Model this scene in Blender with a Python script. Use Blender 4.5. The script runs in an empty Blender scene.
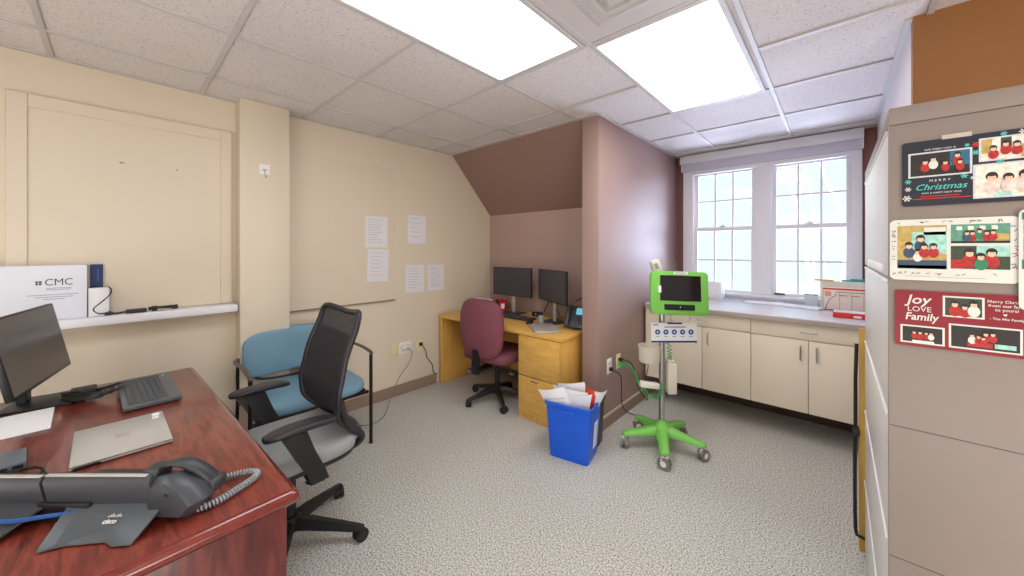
import bpy, bmesh, math, random
from mathutils import Matrix, Vector, Euler
random.seed(7)
R = math.radians
PI = math.pi
sc = bpy.context.scene
COL = sc.collection

# ------------------------------------------------------------------ materials
def lin(c):
    return tuple(((v/255)/12.92 if v/255 <= 0.04045 else ((v/255+0.055)/1.055)**2.4) for v in c) + (1,)

def mat(name, rgb, rough=0.6, metal=0.0, spec=0.5, emit=None, estr=0, noise=None, bump=None, alpha=None, coat=0):
    """noise=(scale, amount, detail, (sx,sy,sz))  bump=(scale,strength)"""
    m = bpy.data.materials.new(name); m.use_nodes = True
    nt = m.node_tree; b = nt.nodes['Principled BSDF']
    c = lin(rgb)
    b.inputs['Base Color'].default_value = c
    b.inputs['Roughness'].default_value = rough
    b.inputs['Metallic'].default_value = metal
    b.inputs['Specular IOR Level'].default_value = spec
    if coat:
        b.inputs['Coat Weight'].default_value = coat
        b.inputs['Coat Roughness'].default_value = 0.12
    if emit:
        b.inputs['Emission Color'].default_value = lin(emit)
        b.inputs['Emission Strength'].default_value = estr
    if noise or bump:
        tc = nt.nodes.new('ShaderNodeTexCoord')
    if noise:
        s, amt, det, sv = noise
        mp = nt.nodes.new('ShaderNodeMapping'); mp.inputs['Scale'].default_value = sv
        n = nt.nodes.new('ShaderNodeTexNoise'); n.inputs['Scale'].default_value = s; n.inputs['Detail'].default_value = det
        cr = nt.nodes.new('ShaderNodeValToRGB')
        cr.color_ramp.elements[0].position = 0.3; cr.color_ramp.elements[1].position = 0.7
        cr.color_ramp.elements[0].color = tuple(v*(1-amt) for v in c[:3])+(1,)
        cr.color_ramp.elements[1].color = tuple(min(1, v*(1+amt)) for v in c[:3])+(1,)
        nt.links.new(tc.outputs['Object'], mp.inputs['Vector']); nt.links.new(mp.outputs[0], n.inputs['Vector'])
        nt.links.new(n.outputs['Fac'], cr.inputs['Fac']); nt.links.new(cr.outputs[0], b.inputs['Base Color'])
    if bump:
        n2 = nt.nodes.new('ShaderNodeTexNoise'); n2.inputs['Scale'].default_value = bump[0]; n2.inputs['Detail'].default_value = 3
        bp = nt.nodes.new('ShaderNodeBump'); bp.inputs['Strength'].default_value = bump[1]; bp.inputs['Distance'].default_value = 0.002
        nt.links.new(tc.outputs['Object'], n2.inputs['Vector']); nt.links.new(n2.outputs['Fac'], bp.inputs['Height'])
        nt.links.new(bp.outputs[0], b.inputs['Normal'])
    return m

def ramp_mat(name, scale, sv, stops, rough=0.5, coat=0, detail=6, distort=0.0, bump=0.0, bdist=0.002, second=None, spec=0.5):
    m = bpy.data.materials.new(name); m.use_nodes = True
    nt = m.node_tree; b = nt.nodes['Principled BSDF']
    b.inputs['Roughness'].default_value = rough
    b.inputs['Specular IOR Level'].default_value = spec
    if coat: b.inputs['Coat Weight'].default_value = coat; b.inputs['Coat Roughness'].default_value = 0.1
    tc = nt.nodes.new('ShaderNodeTexCoord'); mp = nt.nodes.new('ShaderNodeMapping'); mp.inputs['Scale'].default_value = sv
    n = nt.nodes.new('ShaderNodeTexNoise'); n.inputs['Scale'].default_value = scale; n.inputs['Detail'].default_value = detail
    n.inputs['Distortion'].default_value = distort
    cr = nt.nodes.new('ShaderNodeValToRGB'); el = cr.color_ramp.elements
    while len(el) < len(stops): el.new(0.5)
    for e, (p, c) in zip(el, stops): e.position = p; e.color = lin(c)
    nt.links.new(tc.outputs['Object'], mp.inputs['Vector']); nt.links.new(mp.outputs[0], n.inputs['Vector'])
    nt.links.new(n.outputs['Fac'], cr.inputs['Fac'])
    out = cr.outputs[0]
    if second:   # (scale, lo, hi) large-scale brightness change of the material itself
        n3 = nt.nodes.new('ShaderNodeTexNoise'); n3.inputs['Scale'].default_value = second[0]; n3.inputs['Detail'].default_value = 2
        r3 = nt.nodes.new('ShaderNodeMapRange'); r3.inputs['From Min'].default_value = .3; r3.inputs['From Max'].default_value = .7
        r3.inputs['To Min'].default_value = second[1]; r3.inputs['To Max'].default_value = second[2]
        mx = nt.nodes.new('ShaderNodeVectorMath'); mx.operation = 'SCALE'
        nt.links.new(tc.outputs['Object'], n3.inputs['Vector']); nt.links.new(n3.outputs['Fac'], r3.inputs['Value'])
        nt.links.new(out, mx.inputs[0]); nt.links.new(r3.outputs[0], mx.inputs['Scale']); out = mx.outputs[0]
    nt.links.new(out, b.inputs['Base Color'])
    if bump:
        bp = nt.nodes.new('ShaderNodeBump'); bp.inputs['Strength'].default_value = bump; bp.inputs['Distance'].default_value = bdist
        nt.links.new(n.outputs['Fac'], bp.inputs['Height']); nt.links.new(bp.outputs[0], b.inputs['Normal'])
    return m

cream = mat('cream_wall_paint', (222, 209, 188), 0.55, bump=(180, .12))
creamtrim = mat('cream_trim_paint', (220, 206, 186), 0.45)
mauve = mat('taupe_wall_paint', (162, 135, 128), 0.42, bump=(180, .12))
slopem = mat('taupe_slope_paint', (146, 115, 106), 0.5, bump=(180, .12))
orange = mat('orange_wall_paint', (146, 98, 54), 0.55, bump=(180, .12))
lav = mat('pale_wall_paint', (222, 216, 222), 0.55)
shaded_brown = mat('shaded_brown_wall_paint', (130, 86, 78), 0.6)  # brown with the shadow on the right strip mixed into the colour
white = mat('white_paint', (234, 233, 238), 0.45)
offw = mat('warm_white', (226, 222, 212), 0.5)
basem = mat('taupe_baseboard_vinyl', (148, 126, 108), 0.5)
base2 = mat('pale_baseboard_cap', (196, 178, 166), 0.5)
carpet = ramp_mat('speckled_carpet', 135, (1, 1, 1), [(0.28, (88, 83, 74)), (0.42, (165, 160, 151)), (0.56, (204, 202, 198)), (0.72, (230, 230, 229))], rough=0.95, detail=3, bump=.6, bdist=0.003, second=(0.9, .95, 1.04), spec=.1)
tile = ramp_mat('speckled_ceiling_tile', 120, (1, 1, 1), [(0.30, (160, 150, 145)), (0.36, (212, 204, 202)), (0.5, (220, 213, 211)), (0.8, (224, 218, 216))], rough=0.9, detail=3, bump=.25, bdist=.002, second=(1.2, .96, 1.03), spec=.2)
gridm = mat('ceiling_grid_metal', (196, 190, 187), 0.5)
mahog = ramp_mat('mahogany_laminate', 5, (1.2, 9, 6), [(0.25, (78, 30, 24)), (0.45, (112, 45, 36)), (0.6, (134, 60, 46)), (0.8, (98, 38, 30))], rough=0.28, detail=7, distort=1.2, coat=.35)
mahog2 = ramp_mat('mahogany_panel', 5, (6, 6, 1.0), [(0.25, (66, 26, 28)), (0.45, (92, 38, 38)), (0.6, (112, 50, 46)), (0.8, (82, 34, 32))], rough=0.35, detail=7, distort=1.0, coat=.2)
mahoge = mat('mahogany_edge', (112, 34, 26), 0.18, coat=.7, noise=(8, .25, 4, (2, 2, 2)))
oak = ramp_mat('oak_veneer', 4, (1.5, 10, 8), [(0.3, (210, 160, 76)), (0.5, (220, 172, 88)), (0.7, (228, 182, 100))], rough=0.4, detail=6, distort=.6, coat=.15)
oakv = ramp_mat('oak_veneer_upright', 4, (9, 9, 1.2), [(0.3, (208, 156, 72)), (0.5, (216, 166, 82)), (0.7, (222, 174, 92))], rough=0.4, detail=6, distort=.6, coat=.1)
goldw = ramp_mat('golden_pine', 5, (8, 8, 1), [(0.3, (182, 140, 50)), (0.6, (206, 166, 72)), (0.8, (190, 150, 60))], rough=.4)
almond = mat('almond_laminate', (232, 220, 200), 0.4)
kick = mat('brown_toe_kick', (70, 48, 38), 0.6)
counter = mat('pale_grey_laminate', (214, 212, 222), 0.25, noise=(90, .05, 3, (1, 1, 1)))
counter_e = mat('taupe_counter_edge', (172, 160, 152), 0.35)
steel = mat('brushed_steel', (185, 186, 188), 0.28, 1.0)
chrome = mat('chrome', (215, 215, 218), 0.12, 1.0)
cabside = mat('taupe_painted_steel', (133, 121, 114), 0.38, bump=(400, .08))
cabfront = mat('window_lit_steel', (212, 208, 208), 0.33)  # same steel as the sides, window light painted in as paler colour
black = mat('black_plastic', (24, 24, 27), 0.42)
blackr = mat('black_rubber', (30, 30, 32), 0.7)
dark = mat('dark_grey_plastic', (52, 54, 58), 0.45)
phonem = mat('charcoal_phone_plastic', (62, 65, 71), 0.4)
screenm = mat('monitor_screen_reflection', (82, 77, 75), 0.3)  # dark screen painted greyer to stand for its reflection
screen2 = mat('dim_screen', (58, 56, 64), 0.3)
silver = mat('silver_aluminium', (196, 194, 190), 0.32, 0.35)
kbm = mat('grey_laptop_deck', (98, 102, 108), 0.4, 0.2)
keym = mat('grey_key', (72, 78, 86), 0.5)
meshm = mat('black_chair_mesh', (40, 36, 44), 0.75)
framep = mat('charcoal_chair_frame', (38, 35, 41), 0.38)
seatg = mat('grey_seat_fabric', (148, 150, 150), 0.85, noise=(300, .15, 2, (1, 1, 1)), bump=(600, .3))
bluev = mat('blue_vinyl', (112, 150, 172), 0.5, noise=(4, .06, 2, (1, 1, 1)))
blkmet = mat('dark_metal_tube', (40, 36, 36), 0.35, 0.5)
bronze = mat('bronze_arm', (92, 80, 74), 0.35, 0.3)
burg = mat('burgundy_fabric', (122, 66, 78), 0.85, noise=(250, .12, 2, (1, 1, 1)), bump=(500, .3))
binblue = mat('blue_bin_plastic', (14, 88, 214), 0.35)
binblack = mat('black_bin_plastic', (26, 40, 38), 0.45)
paperm = mat('white_paper', (240, 240, 244), 0.6)
paperw = mat('wall_paper_sheet', (228, 226, 230), 0.6)
ink = mat('grey_print', (150, 150, 160), 0.7)
inkd = mat('dark_print', (70, 70, 82), 0.7)
red = mat('red_print', (206, 42, 36), 0.5)
redor = mat('orange_red', (226, 74, 44), 0.5)
green = mat('lime_green_plastic', (122, 198, 84), 0.38)
greend = mat('green_coil', (60, 176, 90), 0.4)
beige = mat('beige_plastic', (222, 216, 200), 0.45)
plate = mat('white_wall_plate', (240, 238, 232), 0.4)
platey = mat('almond_wall_plate', (228, 216, 170), 0.45)
navy = mat('navy_print', (22, 44, 98), 0.5)
bluedot = mat('blue_print', (44, 92, 160), 0.5)
cordg = mat('grey_cord', (128, 130, 150), 0.5)
cordb = mat('blue_cord', (38, 92, 170), 0.4)
coilm = mat('grey_coil_cord', (150, 156, 162), 0.4)
cyan = mat('lit_phone_screen', (90, 170, 200), 0.3, emit=(110, 190, 220), estr=.5)
teal = mat('teal_plastic', (58, 160, 160), 0.5)
peach = mat('peach_card', (246, 230, 220), 0.6)
barkm = mat('pale_bark', (240, 244, 244), 0.9)
cardnavy = mat('navy_card', (20, 24, 40), 0.35)
cardwhite = mat('white_card', (206, 207, 200), 0.35)
cardred = mat('crimson_card', (126, 14, 34), 0.35)
turq = mat('turquoise_print', (84, 196, 190), 0.5)
skin = mat('skin_tone_print', (222, 178, 150), 0.5)
hair = mat('black_hair_print', (28, 20, 20), 0.5)
p_dark = mat('dark_photo_print', (30, 26, 28), 0.4, noise=(90, .25, 3, (1, 1, 1)))
p_leaf = mat('autumn_photo_print', (176, 150, 84), 0.5, noise=(90, .25, 3, (1, 1, 1)))
p_gr = mat('green_photo_print', (86, 140, 120), 0.5, noise=(90, .25, 3, (1, 1, 1)))
p_mint = mat('mint_photo_print', (150, 196, 184), 0.5, noise=(90, .25, 3, (1, 1, 1)))
p_blue = mat('teal_photo_print', (26, 96, 122), 0.5, noise=(90, .25, 3, (1, 1, 1)))
p_cream = mat('cream_photo_print', (222, 210, 196), 0.5, noise=(90, .25, 3, (1, 1, 1)))
p_pink = mat('blush_photo_print', (214, 190, 182), 0.5, noise=(90, .25, 3, (1, 1, 1)))
p_tree = mat('pine_photo_print', (50, 60, 44), 0.5, noise=(90, .25, 3, (1, 1, 1)))
p_red = mat('red_clothes_print', (164, 30, 30), 0.5, noise=(250, .4, 2, (1, 1, 1)))
p_green = mat('green_clothes_print', (30, 120, 84), 0.5)
lab = mat('blue_clothes_print', (50, 70, 96), 0.5)
glit = mat('silver_glitter_print', (196, 196, 200), 0.5, noise=(900, .35, 2, (1, 1, 1)))
yellow = mat('yellow_note', (226, 200, 70), .6)
tape = mat('frosted_tape', (182, 168, 156), .3)
diff_l = mat('light_diffuser_cool', (250, 252, 252), 0.5, emit=(240, 250, 255), estr=6.2)
diff_r = mat('light_diffuser_warm', (252, 250, 246), 0.5, emit=(255, 247, 236), estr=6.2)

def glass_mat():
    m = bpy.data.materials.new('window_glass'); m.use_nodes = True; nt = m.node_tree
    nt.nodes.clear()
    o = nt.nodes.new('ShaderNodeOutputMaterial'); t = nt.nodes.new('ShaderNodeBsdfTransparent'); t.inputs[0].default_value = (.93, .97, .98, 1)
    g = nt.nodes.new('ShaderNodeBsdfGlossy'); g.inputs['Roughness'].default_value = 0.03; g.inputs[0].default_value = (1, 1, 1, 1)
    mx = nt.nodes.new('ShaderNodeMixShader'); lw = nt.nodes.new('ShaderNodeFresnel'); lw.inputs[0].default_value = 1.45
    nt.links.new(lw.outputs[0], mx.inputs[0]); nt.links.new(t.outputs[0], mx.inputs[1]); nt.links.new(g.outputs[0], mx.inputs[2])
    nt.links.new(mx.outputs[0], o.inputs[0]); return m
glass = glass_mat()
def mesh_mat():
    m = bpy.data.materials.new('see_through_mesh_fabric'); m.use_nodes = True; nt = m.node_tree
    b = nt.nodes['Principled BSDF']; b.inputs['Base Color'].default_value = lin((44, 42, 50)); b.inputs['Roughness'].default_value = .7
    t = nt.nodes.new('ShaderNodeBsdfTransparent'); mx = nt.nodes.new('ShaderNodeMixShader'); mx.inputs[0].default_value = .93
    nt.links.new(t.outputs[0], mx.inputs[1]); nt.links.new(b.outputs[0], mx.inputs[2])
    nt.links.new(mx.outputs[0], nt.nodes['Material Output'].inputs[0]); return m
netm = mesh_mat()

# ------------------------------------------------------------------ mesh builder
class B:
    def __init__(self):
        self.bm = bmesh.new(); self.mats = []; self.mi = 0
    def use(self, m):
        if m not in self.mats: self.mats.append(m)
        self.mi = self.mats.index(m); return self
    def _merge(self, tmp, M=None):
        if M is not None: bmesh.ops.transform(tmp, matrix=M, verts=tmp.verts)
        vm = {v: self.bm.verts.new(v.co) for v in tmp.verts}
        for f in tmp.faces:
            try:
                nf = self.bm.faces.new([vm[v] for v in f.verts]); nf.material_index = self.mi
            except ValueError: pass
        tmp.free(); return self
    def box(self, x0, x1, y0, y1, z0, z1, bev=0, M=None, seg=2):
        t = bmesh.new(); bmesh.ops.create_cube(t, size=1)
        for v in t.verts:
            v.co = Vector(((x0+x1)/2+v.co.x*(x1-x0), (y0+y1)/2+v.co.y*(y1-y0), (z0+z1)/2+v.co.z*(z1-z0)))
        if bev: bmesh.ops.bevel(t, geom=t.edges[:], offset=bev, segments=seg, profile=.5, affect='EDGES')
        return self._merge(t, M)
    def cyl(self, p0, p1, r, r2=None, seg=20):
        p0 = Vector(p0); p1 = Vector(p1); d = p1-p0
        t = bmesh.new(); bmesh.ops.create_cone(t, cap_ends=True, segments=seg, radius1=r, radius2=r if r2 is None else r2, depth=d.length)
        M = Matrix.Translation((p0+p1)/2) @ d.to_track_quat('Z', 'Y').to_matrix().to_4x4()
        return self._merge(t, M)
    def lathe(self, prof, c=(0, 0, 0), seg=28, M=None):
        t = bmesh.new(); rings = []
        for r, z in prof:
            rings.append([t.verts.new((c[0]+r*math.cos(2*PI*k/seg), c[1]+r*math.sin(2*PI*k/seg), c[2]+z)) for k in range(seg)])
        for a, b in zip(rings, rings[1:]):
            for k in range(seg): t.faces.new((a[k], a[(k+1) % seg], b[(k+1) % seg], b[k]))
        if prof[0][0] > 1e-4: t.faces.new(rings[0][::-1])
        if prof[-1][0] > 1e-4: t.faces.new(rings[-1])
        return self._merge(t, M)
    def loft(self, rings, cap=True, closed=False):
        t = bmesh.new(); rv = [[t.verts.new(p) for p in r] for r in rings]; n = len(rv[0])
        pairs = list(zip(rv, rv[1:]))+([(rv[-1], rv[0])] if closed else [])
        for a, b in pairs:
            for k in range(n): t.faces.new((a[k], a[(k+1) % n], b[(k+1) % n], b[k]))
        if cap and not closed: t.faces.new(rv[0][::-1]); t.faces.new(rv[-1])
        bmesh.ops.recalc_face_normals(t, faces=t.faces)
        return self._merge(t)
    def tube(self, pts, r, seg=8, sub=6, closed=False, flat=1.0):
        P = [Vector(p) for p in pts]
        if sub > 1 and len(P) > 2: P = spline(P, sub, closed)
        rings = []; n = len(P); up = Vector((0, 0, 1)); prevn = None
        for i in range(n):
            a = P[(i-1) % n] if (closed or i > 0) else P[i]; b = P[(i+1) % n] if (closed or i < n-1) else P[i]
            d = (b-a).normalized()
            if prevn is None:
                prevn = d.cross(up) if abs(d.dot(up)) < .95 else d.cross(Vector((1, 0, 0)))
            nn = (prevn-d*prevn.dot(d)).normalized(); prevn = nn; bb = d.cross(nn)
            rings.append([P[i]+(nn*math.cos(2*PI*k/seg)+bb*math.sin(2*PI*k/seg)*flat)*r for k in range(seg)])
        return self.loft(rings, closed=closed)
    def prism(self, poly, t0, t1, M=None, bev=0):
        """poly in local XY, extruded z t0..t1"""
        t = bmesh.new(); a = [t.verts.new((x, y, t0)) for x, y in poly]; b = [t.verts.new((x, y, t1)) for x, y in poly]; n = len(poly)
        t.faces.new(a[::-1]); t.faces.new(b)
        for k in range(n): t.faces.new((a[k], a[(k+1) % n], b[(k+1) % n], b[k]))
        bmesh.ops.recalc_face_normals(t, faces=t.faces)
        if bev: bmesh.ops.bevel(t, geom=t.edges[:], offset=bev, segments=2, profile=.5, affect='EDGES')
        return self._merge(t, M)
    def sell(self, c, s, e1=.35, e2=.35, nu=32, nv=16, fn=None, M=None):
        """superellipsoid cushion: half sizes s"""
        t = bmesh.new(); rings = []
        pw = lambda v, e: math.copysign(abs(v)**e, v)
        for j in range(nv+1):
            ph = -PI/2+PI*j/nv; ring = []
            for i in range(nu):
                th = 2*PI*i/nu
                p = Vector((s[0]*pw(math.cos(ph), e1)*pw(math.cos(th), e2), s[1]*pw(math.cos(ph), e1)*pw(math.sin(th), e2), s[2]*pw(math.sin(ph), e1)))
                if fn: p = Vector(fn(p))
                ring.append(t.verts.new(p+Vector(c)))
            rings.append(ring)
        for a, b in zip(rings, rings[1:]):
            for k in range(nu): t.faces.new((a[k], a[(k+1) % nu], b[(k+1) % nu], b[k]))
        bmesh.ops.remove_doubles(t, verts=t.verts, dist=1e-5)
        return self._merge(t, M)
    def quad(self, pts):
        f = self.bm.faces.new([self.bm.verts.new(p) for p in pts]); f.material_index = self.mi; return self
    def disc(self, c, rx, ry, z, seg=14, rot=0):
        """flat ellipse in local XY at height z"""
        vs = []
        for k in range(seg):
            x = rx*math.cos(2*PI*k/seg); y = ry*math.sin(2*PI*k/seg)
            vs.append((c[0]+x*math.cos(rot)-y*math.sin(rot), c[1]+x*math.sin(rot)+y*math.cos(rot), z))
        return self.quad(vs)
    def rect(self, x0, x1, y0, y1, z):
        return self.quad([(x0, y0, z), (x1, y0, z), (x1, y1, z), (x0, y1, z)])

def spline(P, sub, closed=False):
    out = []; n = len(P); rng = range(n if closed else n-1)
    for i in rng:
        p0 = P[(i-1) % n] if (closed or i > 0) else P[i]; p1 = P[i]; p2 = P[(i+1) % n]; p3 = P[(i+2) % n] if (closed or i < n-2) else P[(i+1) % n]
        for k in range(sub):
            t = k/sub
            out.append(.5*((2*p1)+(p2-p0)*t+(2*p0-5*p1+4*p2-p3)*t*t+(3*p1-p0-3*p2+p3)*t**3))
    if not closed: out.append(P[-1])
    return out

def build(name, b, m=None, parent=None, kind=None, loc=None, rot=None, label=None, angle=40):
    me = bpy.data.meshes.new(name); b.bm.normal_update(); b.bm.to_mesh(me); b.bm.free()
    for mm in (b.mats or [m]): me.materials.append(mm)
    for p in me.polygons: p.use_smooth = True
    me.set_sharp_from_angle(angle=R(angle))
    o = bpy.data.objects.new(name, me); COL.objects.link(o)
    if parent: o.parent = parent
    if loc: o.location = loc
    if rot is not None: o.rotation_euler = rot
    if kind: o['kind'] = kind
    if label: o['label'] = label
    return o
def mk(mt=None):
    b = B()
    if mt: b.use(mt)
    return b
def thing(name, label, cat, loc=(0, 0, 0), rz=0, group=None):
    o = bpy.data.objects.new(name, None); COL.objects.link(o); o.location = loc; o.rotation_euler = (0, 0, rz)
    o.empty_display_size = .05
    o['label'] = label; o['category'] = cat
    if group: o['group'] = group
    return o
def tag(o, label, cat, group=None):
    o['label'] = label; o['category'] = cat
    if group: o['group'] = group
    return o
def struct(name, b, m=None, parent=None):
    return build(name, b, m, parent, kind='structure')
def dup(root, loc=None, rz=None, label=None):
    r = root.copy(); COL.objects.link(r)
    if loc: r.location = loc
    if rz is not None: r.rotation_euler = (0, 0, rz)
    if label: r['label'] = label
    for ch in list(root.children):
        c = ch.copy(); COL.objects.link(c); c.parent = r
        for g in list(ch.children):
            d = g.copy(); COL.objects.link(d); d.parent = c
    return r
def text(name, body, size, M, mt, parent, sx=1.0, shear=0.0, bold=0.0, align='LEFT', ext=0.0003):
    cu = bpy.data.curves.new(name, 'FONT'); cu.body = body; cu.size = size; cu.extrude = ext; cu.shear = shear; cu.offset = bold
    cu.align_x = align; cu.resolution_u = 3
    to = bpy.data.objects.new(name+'_tmp', cu); COL.objects.link(to)
    dg = bpy.context.evaluated_depsgraph_get(); me = bpy.data.meshes.new_from_object(to.evaluated_get(dg))
    bpy.data.objects.remove(to); bpy.data.curves.remove(cu)
    me.transform(M @ Matrix.Diagonal((sx, 1, 1, 1))); me.materials.clear(); me.materials.append(mt)
    o = bpy.data.objects.new(name, me); COL.objects.link(o); o.parent = parent
    return o
def frame_M(o, xdir, ydir):
    x = Vector(xdir).normalized(); y = Vector(ydir).normalized(); z = x.cross(y)
    return Matrix(((x.x, y.x, z.x, o[0]), (x.y, y.y, z.y, o[1]), (x.z, y.z, z.z, o[2]), (0, 0, 0, 1)))

# ------------------------------------------------------------------ camera
H = 1.40; YAW = R(42.15)
cam = bpy.data.cameras.new('camera'); co = bpy.data.objects.new('camera', cam); COL.objects.link(co)
co.location = (0, 0, H); co.rotation_euler = (R(90), 0, YAW)
cam.sensor_width = 36; cam.lens = 36*359/1024; cam.shift_y = -39/1024; cam.clip_start = .02
sc.camera = co

# ------------------------------------------------------------------ room shell
CZ = 2.42
b = mk(); b.box(-3.3, 2.3, -2.0, 4.4, -.1, 0); struct('floor', b, carpet)
b = mk(); b.box(-3.3, 2.3, -2.0, 4.4, CZ+.010, CZ+.12); struct('ceiling', b, tile)
b = mk(gridm)
gx = [-2.75+.61*k for k in range(9)]; gy = [-1.45+.61*k for k in range(10)]
LIGHTS = [(-1.225, .985), (-.615, 2.205), (1.215, -.235), (-1.225, -1.145)]
def clear(a, c, k):   # does a bar piece cross the open middle of a light panel
    return not any((abs(a-lx) < .3 and abs(c-ly) < .1) if k else (abs(a-lx) < .1 and abs(c-ly) < .5) for lx, ly in LIGHTS)
for x in gx: b.box(x-.012, x+.012, -1.9, 4.25, CZ, CZ+.012, .002, seg=1)
gx2 = [-3.12]+gx+[2.15]
for y in gy:
    for xa, xb in zip(gx2, gx2[1:]):
        if clear((xa+xb)/2, y, 1): b.box(xa+.012, xb-.012, y-.012, y+.012, CZ+.0005, CZ+.012, .002, seg=1)
b.box(-3.12, -3.095, -1.9, 2.47, CZ+.001, CZ+.012); b.box(-1.345, .25, 4.24, 4.27, CZ+.001, CZ+.012); b.box(.225, .25, 2.38, 4.2, CZ+.001, CZ+.012)
b.box(-1.345, -1.32, 2.47, 4.27, CZ+.001, CZ+.012); b.box(-3.12, -1.345, 2.43, 2.47, CZ+.001, CZ+.012)
struct('trim_1', b)
b = mk(); b.box(-3.3, -3.12, -2.0, 3.15, 0, CZ+.012); struct('wall_left', b, cream)
b = mk(); b.box(-3.12, -2.99, .565, .862, 0, CZ+.008, .004); struct('wall_column', b, cream)
# partition with its nose, between the alcove and the window bay
b = mk(); b.box(-1.49, -1.345, 2.47, 4.35, 0, CZ+.008, .004); struct('wall_partition', b, mauve)
b = mk(); b.box(-3.12, -1.49, 3.05, 3.2, 0, 1.84); struct('wall_alcove', b, mat('taupe_alcove_paint_lit', (184, 156, 147), .5, bump=(180, .12)))  # wall taupe made lighter in place of fill light in the alcove
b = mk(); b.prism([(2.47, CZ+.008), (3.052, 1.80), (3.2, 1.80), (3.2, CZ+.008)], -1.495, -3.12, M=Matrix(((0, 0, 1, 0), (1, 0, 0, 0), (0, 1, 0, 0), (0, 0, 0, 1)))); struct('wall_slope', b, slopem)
# window wall with one wide opening
b = mk(); b.box(-1.345, -1.19, 4.27, 4.42, 0, CZ+.008); b.box(.10, .25, 4.27, 4.42, 0, CZ+.008)
b.box(-1.19, .10, 4.27, 4.42, 0, .93); b.box(-1.19, .10, 4.27, 4.42, 2.26, CZ+.008); struct('wall_back', b, shaded_brown)
b = mk(); b.box(.25, .4, 2.431, 4.42, 0, CZ+.008); struct('wall_right', b, lav)
b = mk(); b.box(.25, 2.15, 2.375, 2.43, 0, CZ+.010); struct('wall_orange', b, orange)
b = mk(); b.box(2.15, 2.3, -2.0, 2.43, 0, CZ+.01); struct('wall_side', b, cream)
b = mk(); b.box(-3.12, 2.15, -2.0, -1.9, 0, CZ+.01); struct('wall_rear', b, cream)
# boarded window casings on the left wall
b = mk(); y0, y1, z0, z1 = -.372, .539, 1.03, 2.205
b.box(-3.12, -3.098, y0, y0+.067, z0, z1, .002, seg=1); b.box(-3.12, -3.098, y1-.06, y1, z0, z1, .002, seg=1); b.box(-3.12, -3.0981, y0+.067, y1-.06, z1-.068, z1, .002, seg=1)
b.box(-3.12, -3.106, y0+.067, y1-.06, z0, z1-.068)
struct('trim_2', b, creamtrim)
b = mk(); b.box(-3.12, -3.112, .885, 1.776, .922, 2.15, .002, seg=1); struct('trim_3', b, creamtrim)
b = mk(); b.box(-3.12, -3.095, .875, 1.78, .914, .922, .001, seg=1); struct('panel_shadow_trim', b, basem)  # brown strip painted in for the shadow line under the panel
b = mk(inkd)
for (y, z) in ((.02, 1.905), (.03, 1.905), (.262, 1.90)): b.cyl((-3.108, y, z), (-3.1045, y, z), .004, seg=8)
struct('trim_4', b)
# baseboards
b = mk(); b.box(-3.12, -3.108, .862, 2.26, 0, .10, .003, seg=1); b.box(-3.12, -3.108, -1.9, .565, 0, .10); b.box(-2.99, -2.978, .56, .87, 0, .10); struct('baseboard_left', b, basem)
b = mk(basem); b.box(-1.345, -1.331, 2.47, 4.2, 0, .085, .002, seg=1); b.use(base2); b.box(-1.345, -1.329, 2.47, 4.2, .085, .105, .003, seg=1); struct('baseboard_partition', b)
b = mk(); b.box(-3.12, -1.5, 3.038, 3.05, 0, .1); struct('baseboard_alcove', b, basem)

# ------------------------------------------------------------------ windows
b = mk(white)   # casing round both sashes
b.box(-1.268, -1.165, 4.235, 4.27, .905, 2.33, .004); b.box(.095, .16, 4.235, 4.27, .905, 2.33, .004)
b.box(-.60, -.467, 4.2375, 4.33, .93, 2.262, .004); b.box(-1.17, .10, 4.235, 4.27, 2.205, 2.33, .004)
b.box(-1.268, .16, 4.19, 4.33, .925, .952, .004); b.box(-1.268, .16, 4.215, 4.27, .902, .93, .003)
struct('trim_5', b)
def sash(b, x0, x1, z0, z1, y, st=.045):
    b.box(x0, x0+st, y, y+.03, z0, z1, .003, seg=1); b.box(x1-st, x1, y, y+.03, z0, z1, .003, seg=1)
    b.box(x0+st, x1-st, y+.0003, y+.0297, z0, z0+.04, .003, seg=1); b.box(x0+st, x1-st, y+.0003, y+.0297, z1-.04, z1, .003, seg=1)
    w = (x1-x0-2*st)/3
    for k in (1, 2): b.box(x0+st+w*k-.008, x0+st+w*k+.008, y+.006, y+.024, z0+.04, z1-.04)
    zm = (z0+z1)/2; b.box(x0+st, x1-st, y+.0065, y+.0235, zm-.008, zm+.008)
for n, (x0, x1) in ((1, (-1.172, -.590)), (2, (-.477, .105))):
    w = bpy.data.objects.new('window_%d' % n, None); COL.objects.link(w); w['kind'] = 'structure'; w.location = ((x0+x1)/2, 4.25, .95)
    cx = (x0+x1)/2; cz = .95
    b = mk(white); sash(b, x0-cx, x1-cx, 1.59-cz, 2.23-cz, .045); s1 = build('upper_sash', b, parent=w, kind='structure')
    b = mk(glass); b.box(x0-cx+.045, x1-cx-.045, .058, .060, 1.63-cz, 2.19-cz); build('pane', b, parent=s1, kind='structure')
    b = mk(white); sash(b, x0-cx, x1-cx, .94-cz, 1.63-cz, .010); s2 = build('lower_sash', b, parent=w, kind='structure')
    b = mk(glass); b.box(x0-cx+.045, x1-cx-.045, .023, .025, .98-cz, 1.59-cz); build('pane', b, parent=s2, kind='structure')
    b = mk(steel); b.box(-.03, .03, -.004, .012, 1.632-cz, 1.642-cz, .002); b.cyl((0, .0, 1.642-cz), (0, .0, 1.652-cz), .008); build('sash_lock', b, parent=s2, kind='structure')
    b = mk(dark); lx = (.12 if n == 1 else .22); b.box(-lx-.04, -lx+.04, -.006, .012, .965-cz, .978-cz, .002); build('sash_lift', b, parent=s2, kind='structure')
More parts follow.
